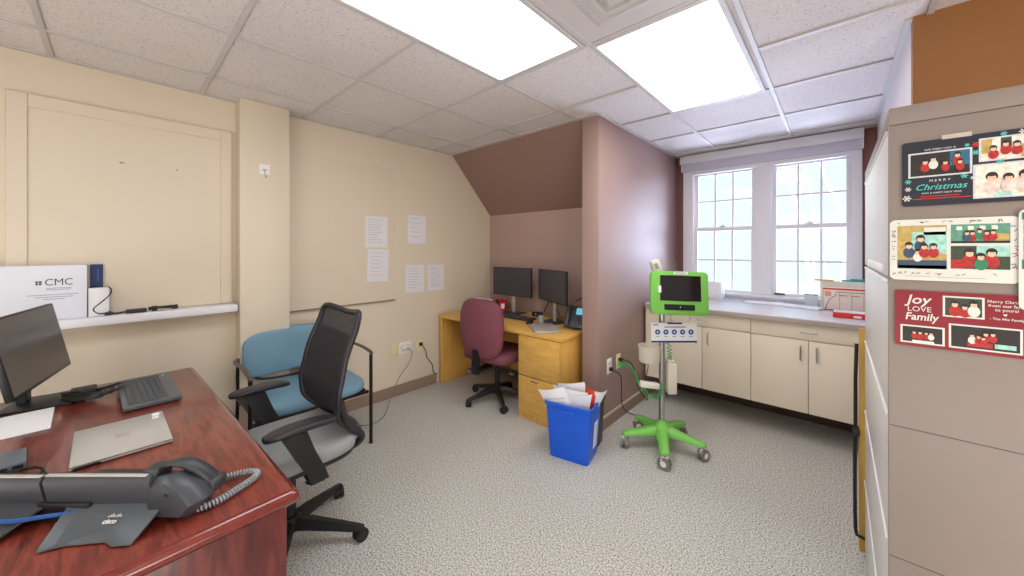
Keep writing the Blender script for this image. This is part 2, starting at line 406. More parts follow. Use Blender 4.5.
# roller shade box hung over the windows
t = thing('roller_shade', 'white roller shade box with its shade rolled up across the top of the windows', 'window shade', (-.56, 4.2, 2.30))
b = mk(white); b.box(-.73, .728, -.01, .07, .03, .118, .003); build('valance', b, parent=t)
b = mk(mat('lilac_shade_fabric', (206, 204, 218), .6)); b.box(-.71, .716, .012, .034, -.055, .03, .002); build('rolled_shade', b, parent=t)
for xa, xb in ((-.722, -.7105), (.7165, .728)):
    b = mk(white); b.box(xa, xb, .012, .07, -.05, .029); build('end_cap', b, parent=t)

# trees outside
def tree(x, y, limbs, label):
    b = mk(barkm)
    for pts, r in limbs: b.tube([Vector(p) for p in pts], r, seg=7, sub=4)
    return tag(build('bare_tree', b, loc=(x, y, -1.0)), label, 'tree', 'bare trees outside')
tree(-.42, 6.4, [([(0.25, 0, 0), (.2, 0, 1.2), (.12, 0, 2.2), (-.02, 0, 3.1), (-.22, .1, 4.0), (-.3, .1, 5)], .022), ([(.15, 0, 1.8), (.2, .1, 2.6), (.12, .1, 3.4)], .014), ([(.0, 0, 3.0), (.1, .1, 3.6), (.05, .1, 4.4)], .012)], 'pale bare leaning tree outside the right-hand window, the one nearer the mullion')
tree(.05, 6.8, [([(0, 0, 0), (-.05, 0, 1.2), (.02, 0, 2.2), (.0, 0, 2.9), (-.2, 0, 3.5), (-.25, 0, 4.3)], .02), ([(.01, 0, 2.6), (.16, .1, 3.1), (.28, .1, 3.8)], .012), ([(-.03, 0, 1.6), (-.2, .1, 2.3)], .01)], 'pale bare forked tree outside the right-hand window, the one farther from the mullion')

# ------------------------------------------------------------------ ceiling fixtures
def ceil_light(cx, cy, sx, sy, dm, label):
    t = thing('ceiling_light', label, 'ceiling light', (cx, cy, CZ), group='recessed fluorescent ceiling panels')
    b = mk(gridm); w = .026; z0, z1 = -.004, .012
    b.box(-sx/2, -sx/2+w, -sy/2, sy/2, z0, z1, .003, seg=1); b.box(sx/2-w, sx/2, -sy/2, sy/2, z0, z1, .003, seg=1)
    b.box(-sx/2+w, sx/2-w, -sy/2, -sy/2+w, z0+.0003, z1, .002, seg=1); b.box(-sx/2+w, sx/2-w, sy/2-w, sy/2, z0+.0003, z1, .002, seg=1)
    build('frame', b, parent=t)
    b = mk(dm); b.box(-sx/2+w, sx/2-w, -sy/2+w, sy/2-w, .001, .009); build('diffuser', b, parent=t)
    return t
ceil_light(-1.236, .985, .586, 1.196, diff_l, 'cool white ceiling light panel nearer the long cream wall')
ceil_light(-.632, 2.205, .586, 1.196, diff_r, 'warm white ceiling light panel nearest the window')
ceil_light(1.215, -.235, .586, 1.196, diff_r, 'added unseen warm fill light panel over the open floor right of the desk')  # unseen panel added as fill to even out the room light
ceil_light(-1.225, -1.145, .586, 1.196, diff_l, 'added unseen cool fill light panel over the mahogany desk near the rear wall')  # second unseen panel, added to brighten the room from behind
t = thing('air_vent', 'square stepped white air vent between the two ceiling lights', 'air vent', (-.615, 1.29, CZ))
b = mk(gridm); b.box(-.293, .293, -.293, .293, .002, .009, .001, seg=1); build('face_plate', b, parent=t)
b = mk(gridm)
for k, s in enumerate((.20, .14, .08)):
    z = -.006-.012*k
    rings = [[Vector((a*q, c*q, zz)) for a, c in ((-1, -1), (1, -1), (1, 1), (-1, 1))] for q, zz in ((s, .004), (s-.012, z), (s-.03, z), (s-.03, .002))]
    b.loft(rings, cap=False)
b.box(-.05, .05, -.05, .05, -.034, .002, .01)
build('louvre_cone', b, parent=t)

# ------------------------------------------------------------------ mahogany desk
DZ = .74
D = thing('mahogany_desk', 'glossy reddish mahogany desk in the near left corner', 'desk', (-1.10, .337, 0), R(1.6))
b = mk(mahog); b.box(-1.575, -.012, -.80, -.012, DZ-.034, DZ, .004)
build('desk_top', b, parent=D)
b = mk(mahoge)
prof = [(.0, -.0005), (.010, -.002), (.018, -.007), (.022, -.016), (.021, -.026), (.014, -.036), (.0, -.036)]
def edge_ring(x, y, sx, sy): return [Vector((x+sx*px, y+sy*px, DZ+pz)) for px, pz in prof]
b.loft([edge_ring(-1.575, -.016, 0, 1), edge_ring(-.016, -.016, 0, 1), edge_ring(-.016, -.016, .9, .9), edge_ring(-.016, -.016, 1, 0), edge_ring(-.016, -.80, 1, 0)])
build('moulded_edge', b, parent=D, angle=60)
b = mk(mahog2); b.box(-.055, -.02, -.78, -.02, 0, DZ-.036, .003); build('end_panel', b, parent=D)
b = mk(mahog2); b.box(-1.555, -1.52, -.78, -.02, 0, DZ-.036, .003); build('end_panel', b, parent=D)
b = mk(mahog2); b.box(-1.52, -.055, -.74, -.72, .15, DZ-.036, .002); build('modesty_panel', b, parent=D)
b = mk(mahog2); b.box(-1.515, -1.1, -.70, -.03, .03, DZ-.04, .003); build('pedestal', b, parent=D)
for z0, z1 in ((.05, .33), (.34, .69)):
    b = mk(mahog2); b.box(-1.5, -1.115, -.03, -.014, z0, z1, .003); dr = build('drawer', b, parent=D)
    b = mk(black); b.tube([(-1.37, -.014, z1-.06), (-1.36, .008, z1-.06), (-1.25, .008, z1-.06), (-1.24, -.014, z1-.06)], .005, sub=1); build('handle', b, parent=dr)

# ledge with things on it
t = thing('wall_shelf', 'white painted ledge along the cream wall under the boarded window', 'shelf', (-3.12, .1, .982))
b = mk(white); b.box(.002, .135, -.75, .452, 0, .046, .004); build('shelf_board', b, parent=t)
b = mk(creamtrim); b.box(.002, .05, -.75, .44, -.03, 0, .003); build('bracket_strip', b, parent=t)
SZ = 1.0285
t = thing('carton_box', 'white cardboard box printed CMC standing on the wall ledge', 'box', (-3.105, -.35, SZ))
b = mk(mat('white_carton', (226, 229, 238), .5)); b.box(0, .075, -.27, .246, 0, .285, .002); build('carton', b, parent=t)
FM = lambda y, z: frame_M((.0755, y, z), (0, 1, 0), (0, 0, 1))
text('lettering', 'CMC', .050, FM(.104, .182), inkd, t, sx=.86)
b = mk(inkd); b.box(.0752, .0757, .076, .096, .186, .206); b.use(paperm); b.box(.0753, .0759, .085, .0865, .186, .206); b.box(.0753, .0759, .076, .096, .195, .1965); build('printed_emblem', b, parent=t)
b = mk(ink)
for y0, y1, z in ((.11, .195, .166), (.11, .19, .158), (.05, .215, .132), (.075, .20, .120), (.10, .17, .109)): b.box(.0752, .0757, y0, y1, z, z+.003)
build('small_print', b, parent=t)
t = thing('wire_bound_notebook', 'small white wire-bound notebook with navy card standing beside the white box', 'notebook', (-3.09, -.085, SZ))
b = mk(paperm); b.box(.0, .05, -.015, .062, 0, .155, .002); build('pages', b, parent=t)
b = mk(black)
for k in range(8): b.tube([(.022+.014*math.cos(a), -.01+.0095*k, .155+.008*math.sin(a)) for a in [2*PI*j/8 for j in range(8)]], .0013, seg=5, sub=1, closed=True)
build('wire_binding', b, parent=t)
b = mk(navy); b.box(-.012, -.002, -.01, .038, .0, .285, .001); b.use(bluedot); b.box(-.0018, -.0012, .016, .022, .19, .26); build('navy_card', b, parent=t)
t = thing('power_adapter', 'black laptop charger brick with its cable on the wall ledge', 'charger', (-3.035, .085, SZ))
b = mk(black); b.box(-.02, .02, -.045, .04, 0, .022, .004); build('brick', b, parent=t)
b = mk(black); b.tube([(0, -.045, .01), (.01, -.09, .008), (.0, -.11, .02)], .006); b.box(-.012, .012, -.125, -.095, 0, .018, .003)
b.tube([(0, -.12, .012), (.035, -.15, .02), (.04, -.165, .045), (.03, -.14, .075), (.02, -.11, .11), (.015, -.10, .14), (.005, -.11, .16)], .003); build('cable', b, parent=t)
b = mk(black)
for k in range(5): b.tube([(-.005+.01*math.cos(k), .05, .01+.003*k), (.012, .09, .018), (.0, .15, .012+.003*k), (-.012, .10, .022)], .0035, closed=True)
b.cyl((0, .15, .015), (0, .175, .016), .013); b.box(-.012, .012, .06, .085, .0, .03, .003); build('coiled_cord', b, parent=t)

# near left: monitor, paper, dock, cables
t = thing('computer_monitor', 'large dark monitor at the left edge of the mahogany desk', 'monitor', (-2.55, -.200, DZ), R(-11))
MT = Matrix.Translation((0, 0, .088)) @ Matrix.Rotation(R(11), 4, 'X')
b = mk(black); b.box(-.28, .28, -.022, .0, .0, .315, .004, M=MT); b.box(-.12, .12, -.05, -.022, .05, .23, .01, M=MT); build('housing', b, parent=t)
b = mk(screenm); b.box(-.272, .272, .0, .0012, .014, .307, M=MT); build('screen', b, parent=t)
b = mk(dark); b.box(-.03, .03, -.075, -.05, .01, .2, .004); build('stand_neck', b, parent=t)
b = mk(black); b.box(-.07, .12, -.10, .10, 0, .010, .004); build('stand_base', b, parent=t)
t = thing('paper_sheet', 'blank white sheet under the cables on the mahogany desk', 'paper', (-2.28, -.21, DZ+.001), R(2))
b = mk(paperm); b.box(-.13, .14, -.10, .045, 0, .003); build('sheet', b, parent=t)
b = mk(black)
for k in range(6):
    a = random.uniform(-.5, .5)
    b.tube([(-.16+.02*k, -.03+.01*k, .008+.004*k), (-.08, .04+.012*k, .012+.004*k), (.02, .05+.01*k+.03*a, .014+.004*k), (.0, -.03+.008*k, .012+.004*k), (-.09, -.07, .01+.004*k)], .0035, closed=True, sub=5)
b.box(-.10, -.03, -.02, .03, .0, .045, .006); b.box(-.16, -.10, -.05, -.01, .0, .03, .006)
tag(build('cable_bundle', b, loc=(-2.40, -.085, DZ+.003)), 'tangled black cables lying in front of the left-edge monitor', 'cable')
t = thing('docking_station', 'small grey docking box with dark ports on the mahogany desk', 'docking station', (-1.855, -.205, DZ+.001), R(5))
b = mk(mat('slate_plastic', (92, 100, 108), .4)); b.box(-.065, .065, -.06, .022, 0, .028, .005); build('body', b, parent=t)
for q in ((.0652, .066, -.05, -.012, .005, .022), (.0652, .066, -.004, .016, .006, .021), (-.05, -.01, .0222, .023, .006, .02)):
    b = mk(black); b.box(*q); build('port', b, parent=t)
b = mk(black); b.tube([(.065, .0, .012), (.11, .02, .02), (.12, .05, .012), (.16, .045, .006), (.2, .075, .005)], .003); b.tube([(.065, -.02, .012), (.13, .01, .03), (.09, .04, .01), (.17, .06, .006)], .0025); build('cable', b, parent=t)
b = mk(paperm); b.box(-.09, .14, -.07, .03, 0, .002); tag(build('paper_sheet', b, loc=(-1.70, -.255, DZ+.001), rot=(0, 0, R(14))), 'white sheet lying behind the desk phone at the left edge', 'paper')

# grey laptop keyboard at far side
t = thing('keyboard', 'grey computer keyboard with a wide palm rest at the far end of the mahogany desk', 'keyboard', (-2.345, .10, DZ), R(2))
b = mk(kbm); b.box(-.225, .225, -.088, .090, 0.004, .022, .004); build('deck', b, parent=t)
b = mk(keym)
# rows run across the short side as seen in the photo
for r in range(6):
    x0 = -.185+.045*r if False else -.215+.0
for i in range(6):
    yy = -.075+.0205*i+.004
    n = 14
    for j in range(n):
        if i == 0 and 4 <= j <= 8: continue
        x = -.20+.0290*j
        b.box(x, x+.026, yy, yy+.0175, .022, .0255, .002, seg=1)
    if i == 0: b.box(-.20+.029*4, -.20+.029*9-.003, yy, yy+.0175, .022, .0255, .002, seg=1)
build('keys', b, parent=t)
b = mk(paperm); b.box(-.19, -.178, .062, .072, .022, .0225); build('sticker', b, parent=t)

t = thing('silver_laptop', 'closed silver laptop lying on the mahogany desk', 'laptop', (-1.835, .017, DZ), R(1))
b = mk(silver); b.box(-.158, .158, -.112, .112, .003, .0095, .003); build('base', b, parent=t)
b = mk(black); b.box(-.155, .155, -.109, .109, .0095, .0105); b.box(.159-.001, .1595, -.105, -.05, .004, .009); build('port_strip', b, parent=t)
b = mk(silver); b.box(-.158, .158, -.112, .112, .0105, .0165, .003); l = build('lid', b, parent=t)
b = mk(steel)
for k in range(4): b.prism([(-.022+.010*k, -.018), (-.018+.010*k, -.018), (-.006+.010*k, .018), (-.010+.010*k, .018)], .0166, .0168)
build('emblem', b, parent=t)
b = mk(paperm); b.box(-.145, -.115, .08, .10, .0166, .0169); b.box(-.105, -.085, .078, .096, .0166, .0169); build('sticker', b, parent=t)

# ------------------------------------------------------------------ desk phone seen from behind
P = thing('desk_phone', 'charcoal desk phone with handset, back turned, at the front of the mahogany desk', 'phone', (-1.370, -.026, DZ), YAW)
b = mk(phonem)  # wedge body, high back edge toward the camera
def wedge(b, x0, x1, yb, yf, zb, zt, zf):
    b.loft([[Vector((x, yb, zb)), Vector((x, yb-.012, zt-.012)), Vector((x, yb-.006, zt)), Vector((x, yb+.006, zt+.002)), Vector((x, yf, zf)), Vector((x, yf, zf-.02)), Vector((x, yb+.03, zb-.01))] for x in (x0, x1)])
wedge(b, -.090, .165, -.030, .10, .035, .113, .025)
body = build('body', b, parent=P)
b = mk(silver); b.box(-.088, .155, -.040, -.030, .1135, .1165, .0012); build('rim_highlight', b, parent=P)  # silver strip painted in as light caught on the top bezel
b = mk(phonem)
wedge(b, -.30, -.098, -.030, .10, .035, .110, .025)
build('expansion_module', b, parent=P)
b = mk(silver); b.box(-.298, -.10, -.040, -.030, .1105, .1135, .0012); build('rim_highlight', b, parent=P)  # same painted highlight along the module
b = mk(mat('phone_foot_plastic', (74, 78, 84), .38))
q = [(.006, -.127, .004), (.045, -.108, .004), (.125, -.098, .004), (.15, -.110, .004), (.190, -.105, .004), (.195, -.026, .045), (-.045, -.018, .045)]
b.loft([[Vector(p) for p in q], [Vector((p[0], p[1]+.004, p[2]+.006)) for p in q]]); foot = build('foot_stand', b, parent=P)
b = mk(mat('phone_foot_plastic_left', (60, 63, 69), .38))
q = [(-.30, -.13, .004), (-.12, -.115, .004), (-.085, -.022, .045), (-.28, -.018, .045)]
b.loft([[Vector(p) for p in q], [Vector((p[0], p[1]+.004, p[2]+.006)) for p in q]]); build('foot_stand', b, parent=P)
# logo on the foot
nv = Vector((0, .085, .041)).normalized()
LM = frame_M((.088, -.074, .0275), (1, .05, 0), (0, .085, .041))
text('lettering', 'cisco', .0145, LM, plate, P, bold=.0002, ext=.0008)
b = mk(plate)
for k, h in enumerate((.004, .007, .011, .007, .004, .007, .011, .007, .004)):
    bb = (LM @ Matrix.Translation((.001+.0036*k, .0135, .0003)))
    b.box(0, .0014, 0, h*.7, 0, .0009, M=bb)
build('logo_bars', b, parent=P)
# black hollow between the feet
b = mk(black); b.box(-.11, .02, -.04, .10, .002, .05, .006); build('cable_bay', b, parent=P)
# handset resting on the far right of the phone
b = mk(phonem)
b.loft([[Vector((x, yb, z)) for x, z in sh] for yb, sh in (
    (-.045, [(.165, .040), (.160, .070), (.185, .096), (.205, .100), (.240, .075), (.262, .045), (.240, .020), (.185, .022)]),
    (-.030, [(.150, .035), (.145, .085), (.175, .108), (.208, .112), (.250, .082), (.275, .048), (.250, .010), (.180, .012)]),
    (.010, [(.145, .030), (.140, .075), (.165, .098), (.212, .102), (.255, .072), (.275, .042), (.250, .006), (.180, .008)]),
    (.060, [(.145, .020), (.145, .040), (.165, .052), (.205, .055), (.238, .045), (.250, .030), (.235, .006), (.180, .006)]))])
h = build('handset_cradle', b, parent=P, angle=50)
b = mk(dark)
b.box(.128, .168, -.030, .02, .085, .122, .008)
b.loft([[Vector((x+math.cos(a)*.010, y+math.sin(a)*.020, z+math.cos(a)*.006)) for a in [2*PI*k/12 for k in range(12)]] for x, y, z in ((.148, -.004, .113), (.165, .002, .122), (.190, .008, .124), (.215, .016, .113), (.236, .024, .094), (.250, .032, .070), (.256, .038, .052))])
b.box(.235, .272, .015, .062, .035, .068, .008)
hs = build('handset', b, parent=P, angle=60)
b = mk(black); b.box(.205, .212, -.0475, -.044, .070, .075, .001); build('hook_slot', b, parent=P)
# coil cord in world points -> local
Pi = (Matrix.Translation(P.location) @ Matrix.Rotation(YAW, 4, 'Z')).inverted()
path = [(-1.275, .150, .765), (-1.288, .18, .7535), (-1.283, .215, .7535), (-1.268, .256, .7535), (-1.243, .275, .7535), (-1.219, .260, .7535), (-1.200, .225, .7535), (-1.182, .185, .7535), (-1.178, .15, .7535), (-1.190, .115, .753)]
pp = spline([Pi @ Vector(p) for p in path], 40)
L = [0]
for a, c in zip(pp, pp[1:]): L.append(L[-1]+(c-a).length)
hel = []; NS = 46*9; j = 0; up = Vector((0, 0, 1))
for k in range(NS+1):
    s = L[-1]*k/NS
    while j < len(L)-2 and L[j+1] < s: j += 1
    d = (pp[j+1]-pp[j]); f = (s-L[j])/max(1e-9, L[j+1]-L[j]); c = pp[j]+d*f; d.normalize(); n = d.cross(up).normalized(); ang = 2*PI*k/9
    hel.append(c+n*math.cos(ang)*.0068+d.cross(n)*math.sin(ang)*.0068)
b = mk(coilm); b.tube(hel, .0027, seg=5, sub=1)
b.tube([Pi @ Vector(p) for p in ((-1.30, .10, .80), (-1.29, .125, .775), (-1.275, .150, .765))], .002); b.tube([Pi @ Vector(p) for p in ((-1.190, .115, .753), (-1.205, .09, .756), (-1.23, .07, .77))], .002)
build('coiled_cord', b, parent=P, angle=80)
b = mk(cordb)
for k in range(2): b.tube([(-.30, -.08+.006*k, .05), (-.20, -.085+.006*k, .045), (-.12, -.08, .035+.004*k), (-.06, -.06, .032+.004*k), (-.005, -.045, .032+.003*k)], .0028)
tag(build('network_cable', b, loc=(-1.370, -.026, DZ), rot=(0, 0, YAW)), 'blue network cable running into the back of the charcoal desk phone', 'cable')

# ------------------------------------------------------------------ casters & swivel bases
def star_base(t, angs, Rr, zhub, m, legw=.028):
    for a in angs:
        b = mk(m); d = Vector((math.cos(a), math.sin(a), 0)); n = Vector((-d.y, d.x, 0)); rings = []
        for s, w, z, th in ((.02, legw, zhub, .028), (.10, legw*.95, zhub-.005, .026), (Rr*.7, legw*.75, zhub-.025, .02), (Rr-.01, legw*.6, zhub-.04, .016), (Rr+.015, legw*.45, zhub-.043, .012)):
            c = d*s+Vector((0, 0, z)); rings.append([c+n*w*.6+Vector((0, 0, th)), c+n*w+Vector((0, 0, th*.2)), c+n*w-Vector((0, 0, th*.8)), c-n*w-Vector((0, 0, th*.8)), c-n*w+Vector((0, 0, th*.2)), c-n*w*.6+Vector((0, 0, th))])
        b.loft(rings); build('leg', b, parent=t)
        caster(t, d*Rr, a+.9, .03, black, blackr)
def caster(t, p, a, r, hm, wm, hood=None):
    d = Vector((math.cos(a), math.sin(a), 0)); n = Vector((-d.y, d.x, 0)); c = Vector((p[0], p[1], r))
    b = mk(wm)
    for s in (-1, 1): b.cyl(c+n*s*.006, c+n*s*.022, r, seg=20)
    b.use(hm); b.cyl(c-n*.006, c+n*.006, r*.6); b.cyl(c+Vector((0, 0, r*.3)), c+Vector((0, 0, r*1.35)), .008)
    for s in (-1, 1): b.use(hood or hm); b.cyl(c+n*s*.0221, c+n*s*.0235, r*.5, seg=16)
    if hood:
        b.use(hood); b.sell(c+Vector((0, 0, r*.55)), (r*.75, .012, r*.6), .7, .7, nu=14, nv=8, M=None)
    return build('caster', b, parent=t)

# ------------------------------------------------------------------ office chair (faces the desk, -Y)
OC = thing('office_chair', 'black mesh-backed office chair with grey seat pulled up to the mahogany desk', 'chair', (-1.93, .555, 0))
star_base(OC, [R(a) for a in (46, 118, 190, 262, 334)], .33, .10, black, .026)
b = mk(black); b.cyl((0, 0, .07), (0, 0, .14), .045); b.cyl((0, 0, .12), (0, 0, .36), .028); b.box(-.12, .12, -.1, .16, .36, .41, .012); b.box(-.03, .03, .1, .30, .36, .385, .008); build('column', b, parent=OC)
b = mk(seatg)
def seatfn(p):
    x, y, z = p
    z -= .03*max(0, (-y-.1)/.13)**2 if y < -.1 else 0
    z -= .012*(1-abs(x)/.25)*(1 if z > 0 else 0)
    return (x, y, z)
b.sell((0, .01, .475), (.25, .245, .042), .45, .5, fn=seatfn); build('seat', b, parent=OC, angle=70)
b = mk(black); b.sell((0, .01, .445), (.245, .24, .03), .5, .5); build('seat_pan', b, parent=OC, angle=70)
# back: frame and mesh
def backpt(u, v):   # u -1..1, v 0..1 bottom to top
    w = .150+.092*math.sin(max(0, min(1, v*2.6))*PI/2)-.022*max(0, v-.4)/.6
    z = .50+.575*v+(.012*(u*u) if v > .9 else 0)
    vs = [(0, .255), (.08, .19), (.2, .135), (.35, .125), (.6, .155), (1.001, .235)]
    y = .26
    for (a, ya), (c, yc) in zip(vs, vs[1:]):
        if a <= v <= c: q_ = (v-a)/(c-a); y = ya+(yc-ya)*(.5*q_+.5*(3*q_*q_-2*q_**3)); break
    y += .02*(1-u*u)-.02*(u*u)
    return Vector((u*w, y+.02, z))
NU, NV = 14, 20
for nm, m_, off, lo, hi in (('mesh_back', netm, 0, -1, 1),):
    b = mk(m_); g = [[b.bm.verts.new(backpt(-1+2*i/NU, j/NV)) for i in range(NU+1)] for j in range(NV+1)]
    for j in range(NV):
        for i in range(NU): b.bm.faces.new((g[j][i], g[j][i+1], g[j+1][i+1], g[j+1][i]))
    build(nm, b, parent=OC, angle=80)
b = mk(meshm); g = [[b.bm.verts.new(backpt(-.92+1.84*i/NU, .02+.80*j/NV)+Vector((0, -.008, 0))) for i in range(NU+1)] for j in range(NV+1)]
for j in range(NV):
    for i in range(NU): b.bm.faces.new((g[j][i], g[j][i+1], g[j+1][i+1], g[j+1][i]))
build('inner_support_mesh', b, parent=OC, angle=80)
b = mk(framep)
loop = [backpt(-1, v/10) for v in range(0, 10)]+[backpt(-.93, 1), backpt(-.4, 1), backpt(0, .99), backpt(.4, 1), backpt(.93, 1)]+[backpt(1, v/10) for v in range(9, -1, -1)]+[backpt(.6, -.03), backpt(0, -.04), backpt(-.6, -.03)]
b.tube(loop, .014, seg=10, sub=3, closed=True, flat=1.0)
for s in (-1, 1):
    b.tube([backpt(s, .35)+Vector((0, .012, 0)), backpt(s, .12)+Vector((0, .018, -.01)), Vector((s*.175, .27, .47)), Vector((s*.13, .22, .41)), Vector((s*.06, .12, .385))], .017, seg=8, sub=5)
b.tube([Vector((-.17, .268, .47)), Vector((0, .285, .46)), Vector((.17, .268, .47))], .014)
build('back_frame', b, parent=OC, angle=60)
for s in (-1, 1):
    b = mk(framep); b.sell((s*.305, -.045, .675), (.042, .135, .014), .5, .6, fn=lambda p: (p.x, p.y, p.z-.01*(p.y/.13)**2)); ap = build('armrest', b, parent=OC, angle=60)
    b = mk(black)
    rings = []
    for z, x, y, w, d in ((.655, .305, -.075, .024, .046), (.56, .298, -.035, .022, .040), (.46, .285, .015, .020, .036), (.40, .262, .04, .018, .034), (.37, .20, .04, .016, .034)):
        rings.append([Vector((s*(x-w), y-d, z)), Vector((s*(x+w), y-d, z)), Vector((s*(x+w), y+d, z)), Vector((s*(x-w), y+d, z))])
    b.loft(rings); b.box(min(s*.1, s*.25), max(s*.1, s*.25), .01, .07, .375, .40, .006); build('arm_post', b, parent=OC)

# ------------------------------------------------------------------ blue guest chair against the wall, faces +X
BC = thing('guest_chair', 'wide blue vinyl guest chair with dark metal arms against the cream wall', 'chair', (-2.76, .88, 0))
hw = .36
b = mk(bluev); b.sell((.01, .02, .430), (.265, .325, .045), .45, .35, fn=lambda p: (p.x, p.y, p.z-.018*max(0, p.x/.26)**3)); build('seat', b, parent=BC, angle=70)
b = mk(bluev)
def bf(p):
    y, z = p.y, p.z
    x = p.x-.10*z-.05*(1-(y/.33)**2)*.5
    z2 = z+.03*(1-(y/.33)**2)*(1 if z > 0 else .6)
    return (x, y*(1.0+.04*z), z2)
b.sell((-.215, 0, .650), (.030, .305, .150), .4, .35, fn=bf, nu=40, nv=20); build('backrest', b, parent=BC, angle=70)
b = mk(blkmet); b.tube([(-.215, -.29, .56), (-.20, -.2, .50), (-.195, 0, .485), (-.20, .2, .50), (-.215, .29, .56)], .008); b.box(-.24, .24, -.33, .33, .375, .395, .005); b.box(-.2, -.17, -.33, .33, .36, .385, .003); b.box(.23, .255, -.35, .35, .36, .38, .003); build('seat_frame', b, parent=BC)
for s in (-1, 1):
    b = mk(blkmet); b.tube([(.262, s*hw, .0), (.262, s*hw, .3), (.262, s*hw, .640)], .012, sub=1, seg=10); b.cyl((.262, s*hw, 0), (.262, s*hw, .012), .015); build('leg', b, parent=BC)
    b = mk(blkmet); b.tube([(-.29, s*(hw-.03), .0), (-.26, s*(hw-.04), .38), (-.255, s*(hw-.04), .60), (-.25, s*.28, .70)], .012, sub=3, seg=10); build('leg', b, parent=BC)
    b = mk(bronze); b.tube([(.268, s*hw, .640), (.25, s*hw, .658), (.1, s*hw, .672), (-.12, s*hw, .665), (-.25, s*(hw-.035), .650)], .013, sub=4, seg=10, flat=.7); build('armrest', b, parent=BC)

# ------------------------------------------------------------------ oak desk in the alcove
OZ = .72
OD = thing('oak_desk', 'golden oak desk with a file drawer pedestal in the sloping alcove', 'desk', (-3.075, 2.26, 0))
b = mk(oak); b.box(0, 1.525, 0, .76, OZ-.03, OZ, .003); build('desk_top', b, parent=OD)
b = mk(oakv); b.box(.0, .03, .015, .755, 0, OZ-.03, .002); build('end_panel', b, parent=OD)
b = mk(oakv); b.box(.03, 1.09, .58, .60, .12, OZ-.03); build('modesty_panel', b, parent=OD)
b = mk(oakv); b.box(1.095, 1.515, .025, .74, .0, OZ-.03, .002); ped = build('pedestal', b, parent=OD)
b = mk(oak); b.box(1.098, 1.512, .004, .025, .36, .685, .002); d1 = build('drawer', b, parent=OD)
b = mk(oak); b.box(1.098, 1.512, .004, .025, .05, .352, .002); d2 = build('drawer', b, parent=OD)
b = mk(kick); b.box(1.1, 1.51, .026, .03, .352, .36); build('drawer_gap', b, parent=OD)
b = mk(steel); b.box(1.24, 1.30, -.004, .004, .322, .332, .002); build('label_holder', b, parent=d2)
b = mk(oakv); b.box(1.10, 1.51, .012, .025, .0, .045); build('plinth', b, parent=OD)

def monitor2(loc, rz, label):
    t = thing('computer_monitor', label, 'monitor', loc, rz, 'monitors on the oak desk')
    b = mk(black); b.box(-.27, .27, -.0, .022, .185, .485, .004); b.box(-.1, .1, .022, .05, .25, .42, .01); build('housing', b, parent=t)
    b = mk(screen2); b.box(-.263, .263, -.0012, .0, .195, .478); build('screen', b, parent=t)
    b = mk(silver); b.box(-.022, .022, .028, .045, .01, .3, .004); build('stand_neck', b, parent=t)
    b = mk(dark); b.box(-.11, .11, -.06, .13, 0, .008, .003); build('stand_base', b, parent=t)
    return t
monitor2((-2.545, 2.80, OZ), 0, 'left dark monitor facing forward on the oak desk')
monitor2((-1.965, 2.71, OZ), R(-26), 'right dark monitor turned inward on the oak desk')
t = thing('keyboard', 'long dark keyboard on the oak desk in front of the left monitor', 'keyboard', (-2.345, 2.655, OZ), R(0))
b = mk(dark); b.box(-.23, .20, -.07, .07, 0, .014, .004); build('deck', b, parent=t)
b = mk(keym)
for i in range(5):
    for j in range(17): b.box(-.222+.0245*j, -.222+.0245*j+.021, -.062+.025*i, -.062+.025*i+.021, .014, .019)
build('keys', b, parent=t)
t = thing('silver_laptop', 'closed silver laptop on the front corner of the oak desk', 'laptop', (-1.838, 2.432, OZ), R(-40))
b = mk(silver); b.box(-.155, .155, -.108, .108, .003, .011, .003); build('base', b, parent=t)
b = mk(silver); b.box(-.155, .155, -.108, .108, .0115, .019, .003); l = build('lid', b, parent=t)
b = mk(paperm); b.box(-.13, -.11, -.085, -.065, .0191, .0194); build('sticker', b, parent=l)
# phone facing the camera
t = thing('desk_phone', 'dark desk phone with lit blue screens at the right end of the oak desk', 'phone', (-1.628, 2.655, OZ), R(18))
def tiltM(a): return Matrix.Rotation(a, 4, 'X')
TM = Matrix.Translation((0, -.07, .012)) @ tiltM(R(48))
b = mk(phonem); b.box(-.115, .115, 0, .21, .0, .022, .006, M=TM); build('body', b, parent=t)
b = mk(cyan); b.box(-.03, .055, .125, .19, .0222, .024, M=TM); b.box(.075, .105, .03, .10, .0222, .024, M=TM); build('screen', b, parent=t)
b = mk(dark)
for i in range(4):
    for j in range(3): b.box(-.03+.024*j, -.012+.024*j, .02+.02*i, .034+.02*i, .0222, .0255, .001, seg=1, M=TM)
build('keypad', b, parent=t)
b = mk(dark); b.loft([[(TM @ Vector((-.088+math.cos(a)*.02, y, z+math.sin(a)*.012))) for a in [2*PI*k/10 for k in range(10)]] for y, z in ((.005, .035), (.05, .05), (.105, .058), (.16, .05), (.205, .035))]); build('handset', b, parent=t, angle=60)
b = mk(black); b.box(-.09, .09, .0, .13, 0, .07, .01); build('foot_stand', b, parent=t)
t = thing('travel_mug', 'dark purple mug behind the desk phone on the oak desk', 'mug', (-1.575, 2.86, OZ))
b = mk(mat('purple_enamel', (66, 40, 90), .3)); b.lathe([(.0, 0), (.032, 0), (.036, .1), (.038, .15), (.03, .158), (0, .16)]); build('body', b, parent=t)
b = mk(black); b.lathe([(.039, .14), (.039, .152), (.03, .162), (0, .164)]); build('lid', b, parent=t)
t = thing('red_cup', 'bright red cup with a white logo patch on the oak desk', 'cup', (-2.705, 2.84, OZ))
b = mk(red); b.lathe([(0, 0), (.035, 0), (.045, .12), (.047, .12), (.041, .118), (.035, .01), (0, .01)]); build('body', b, parent=t)
b = mk(paperm)
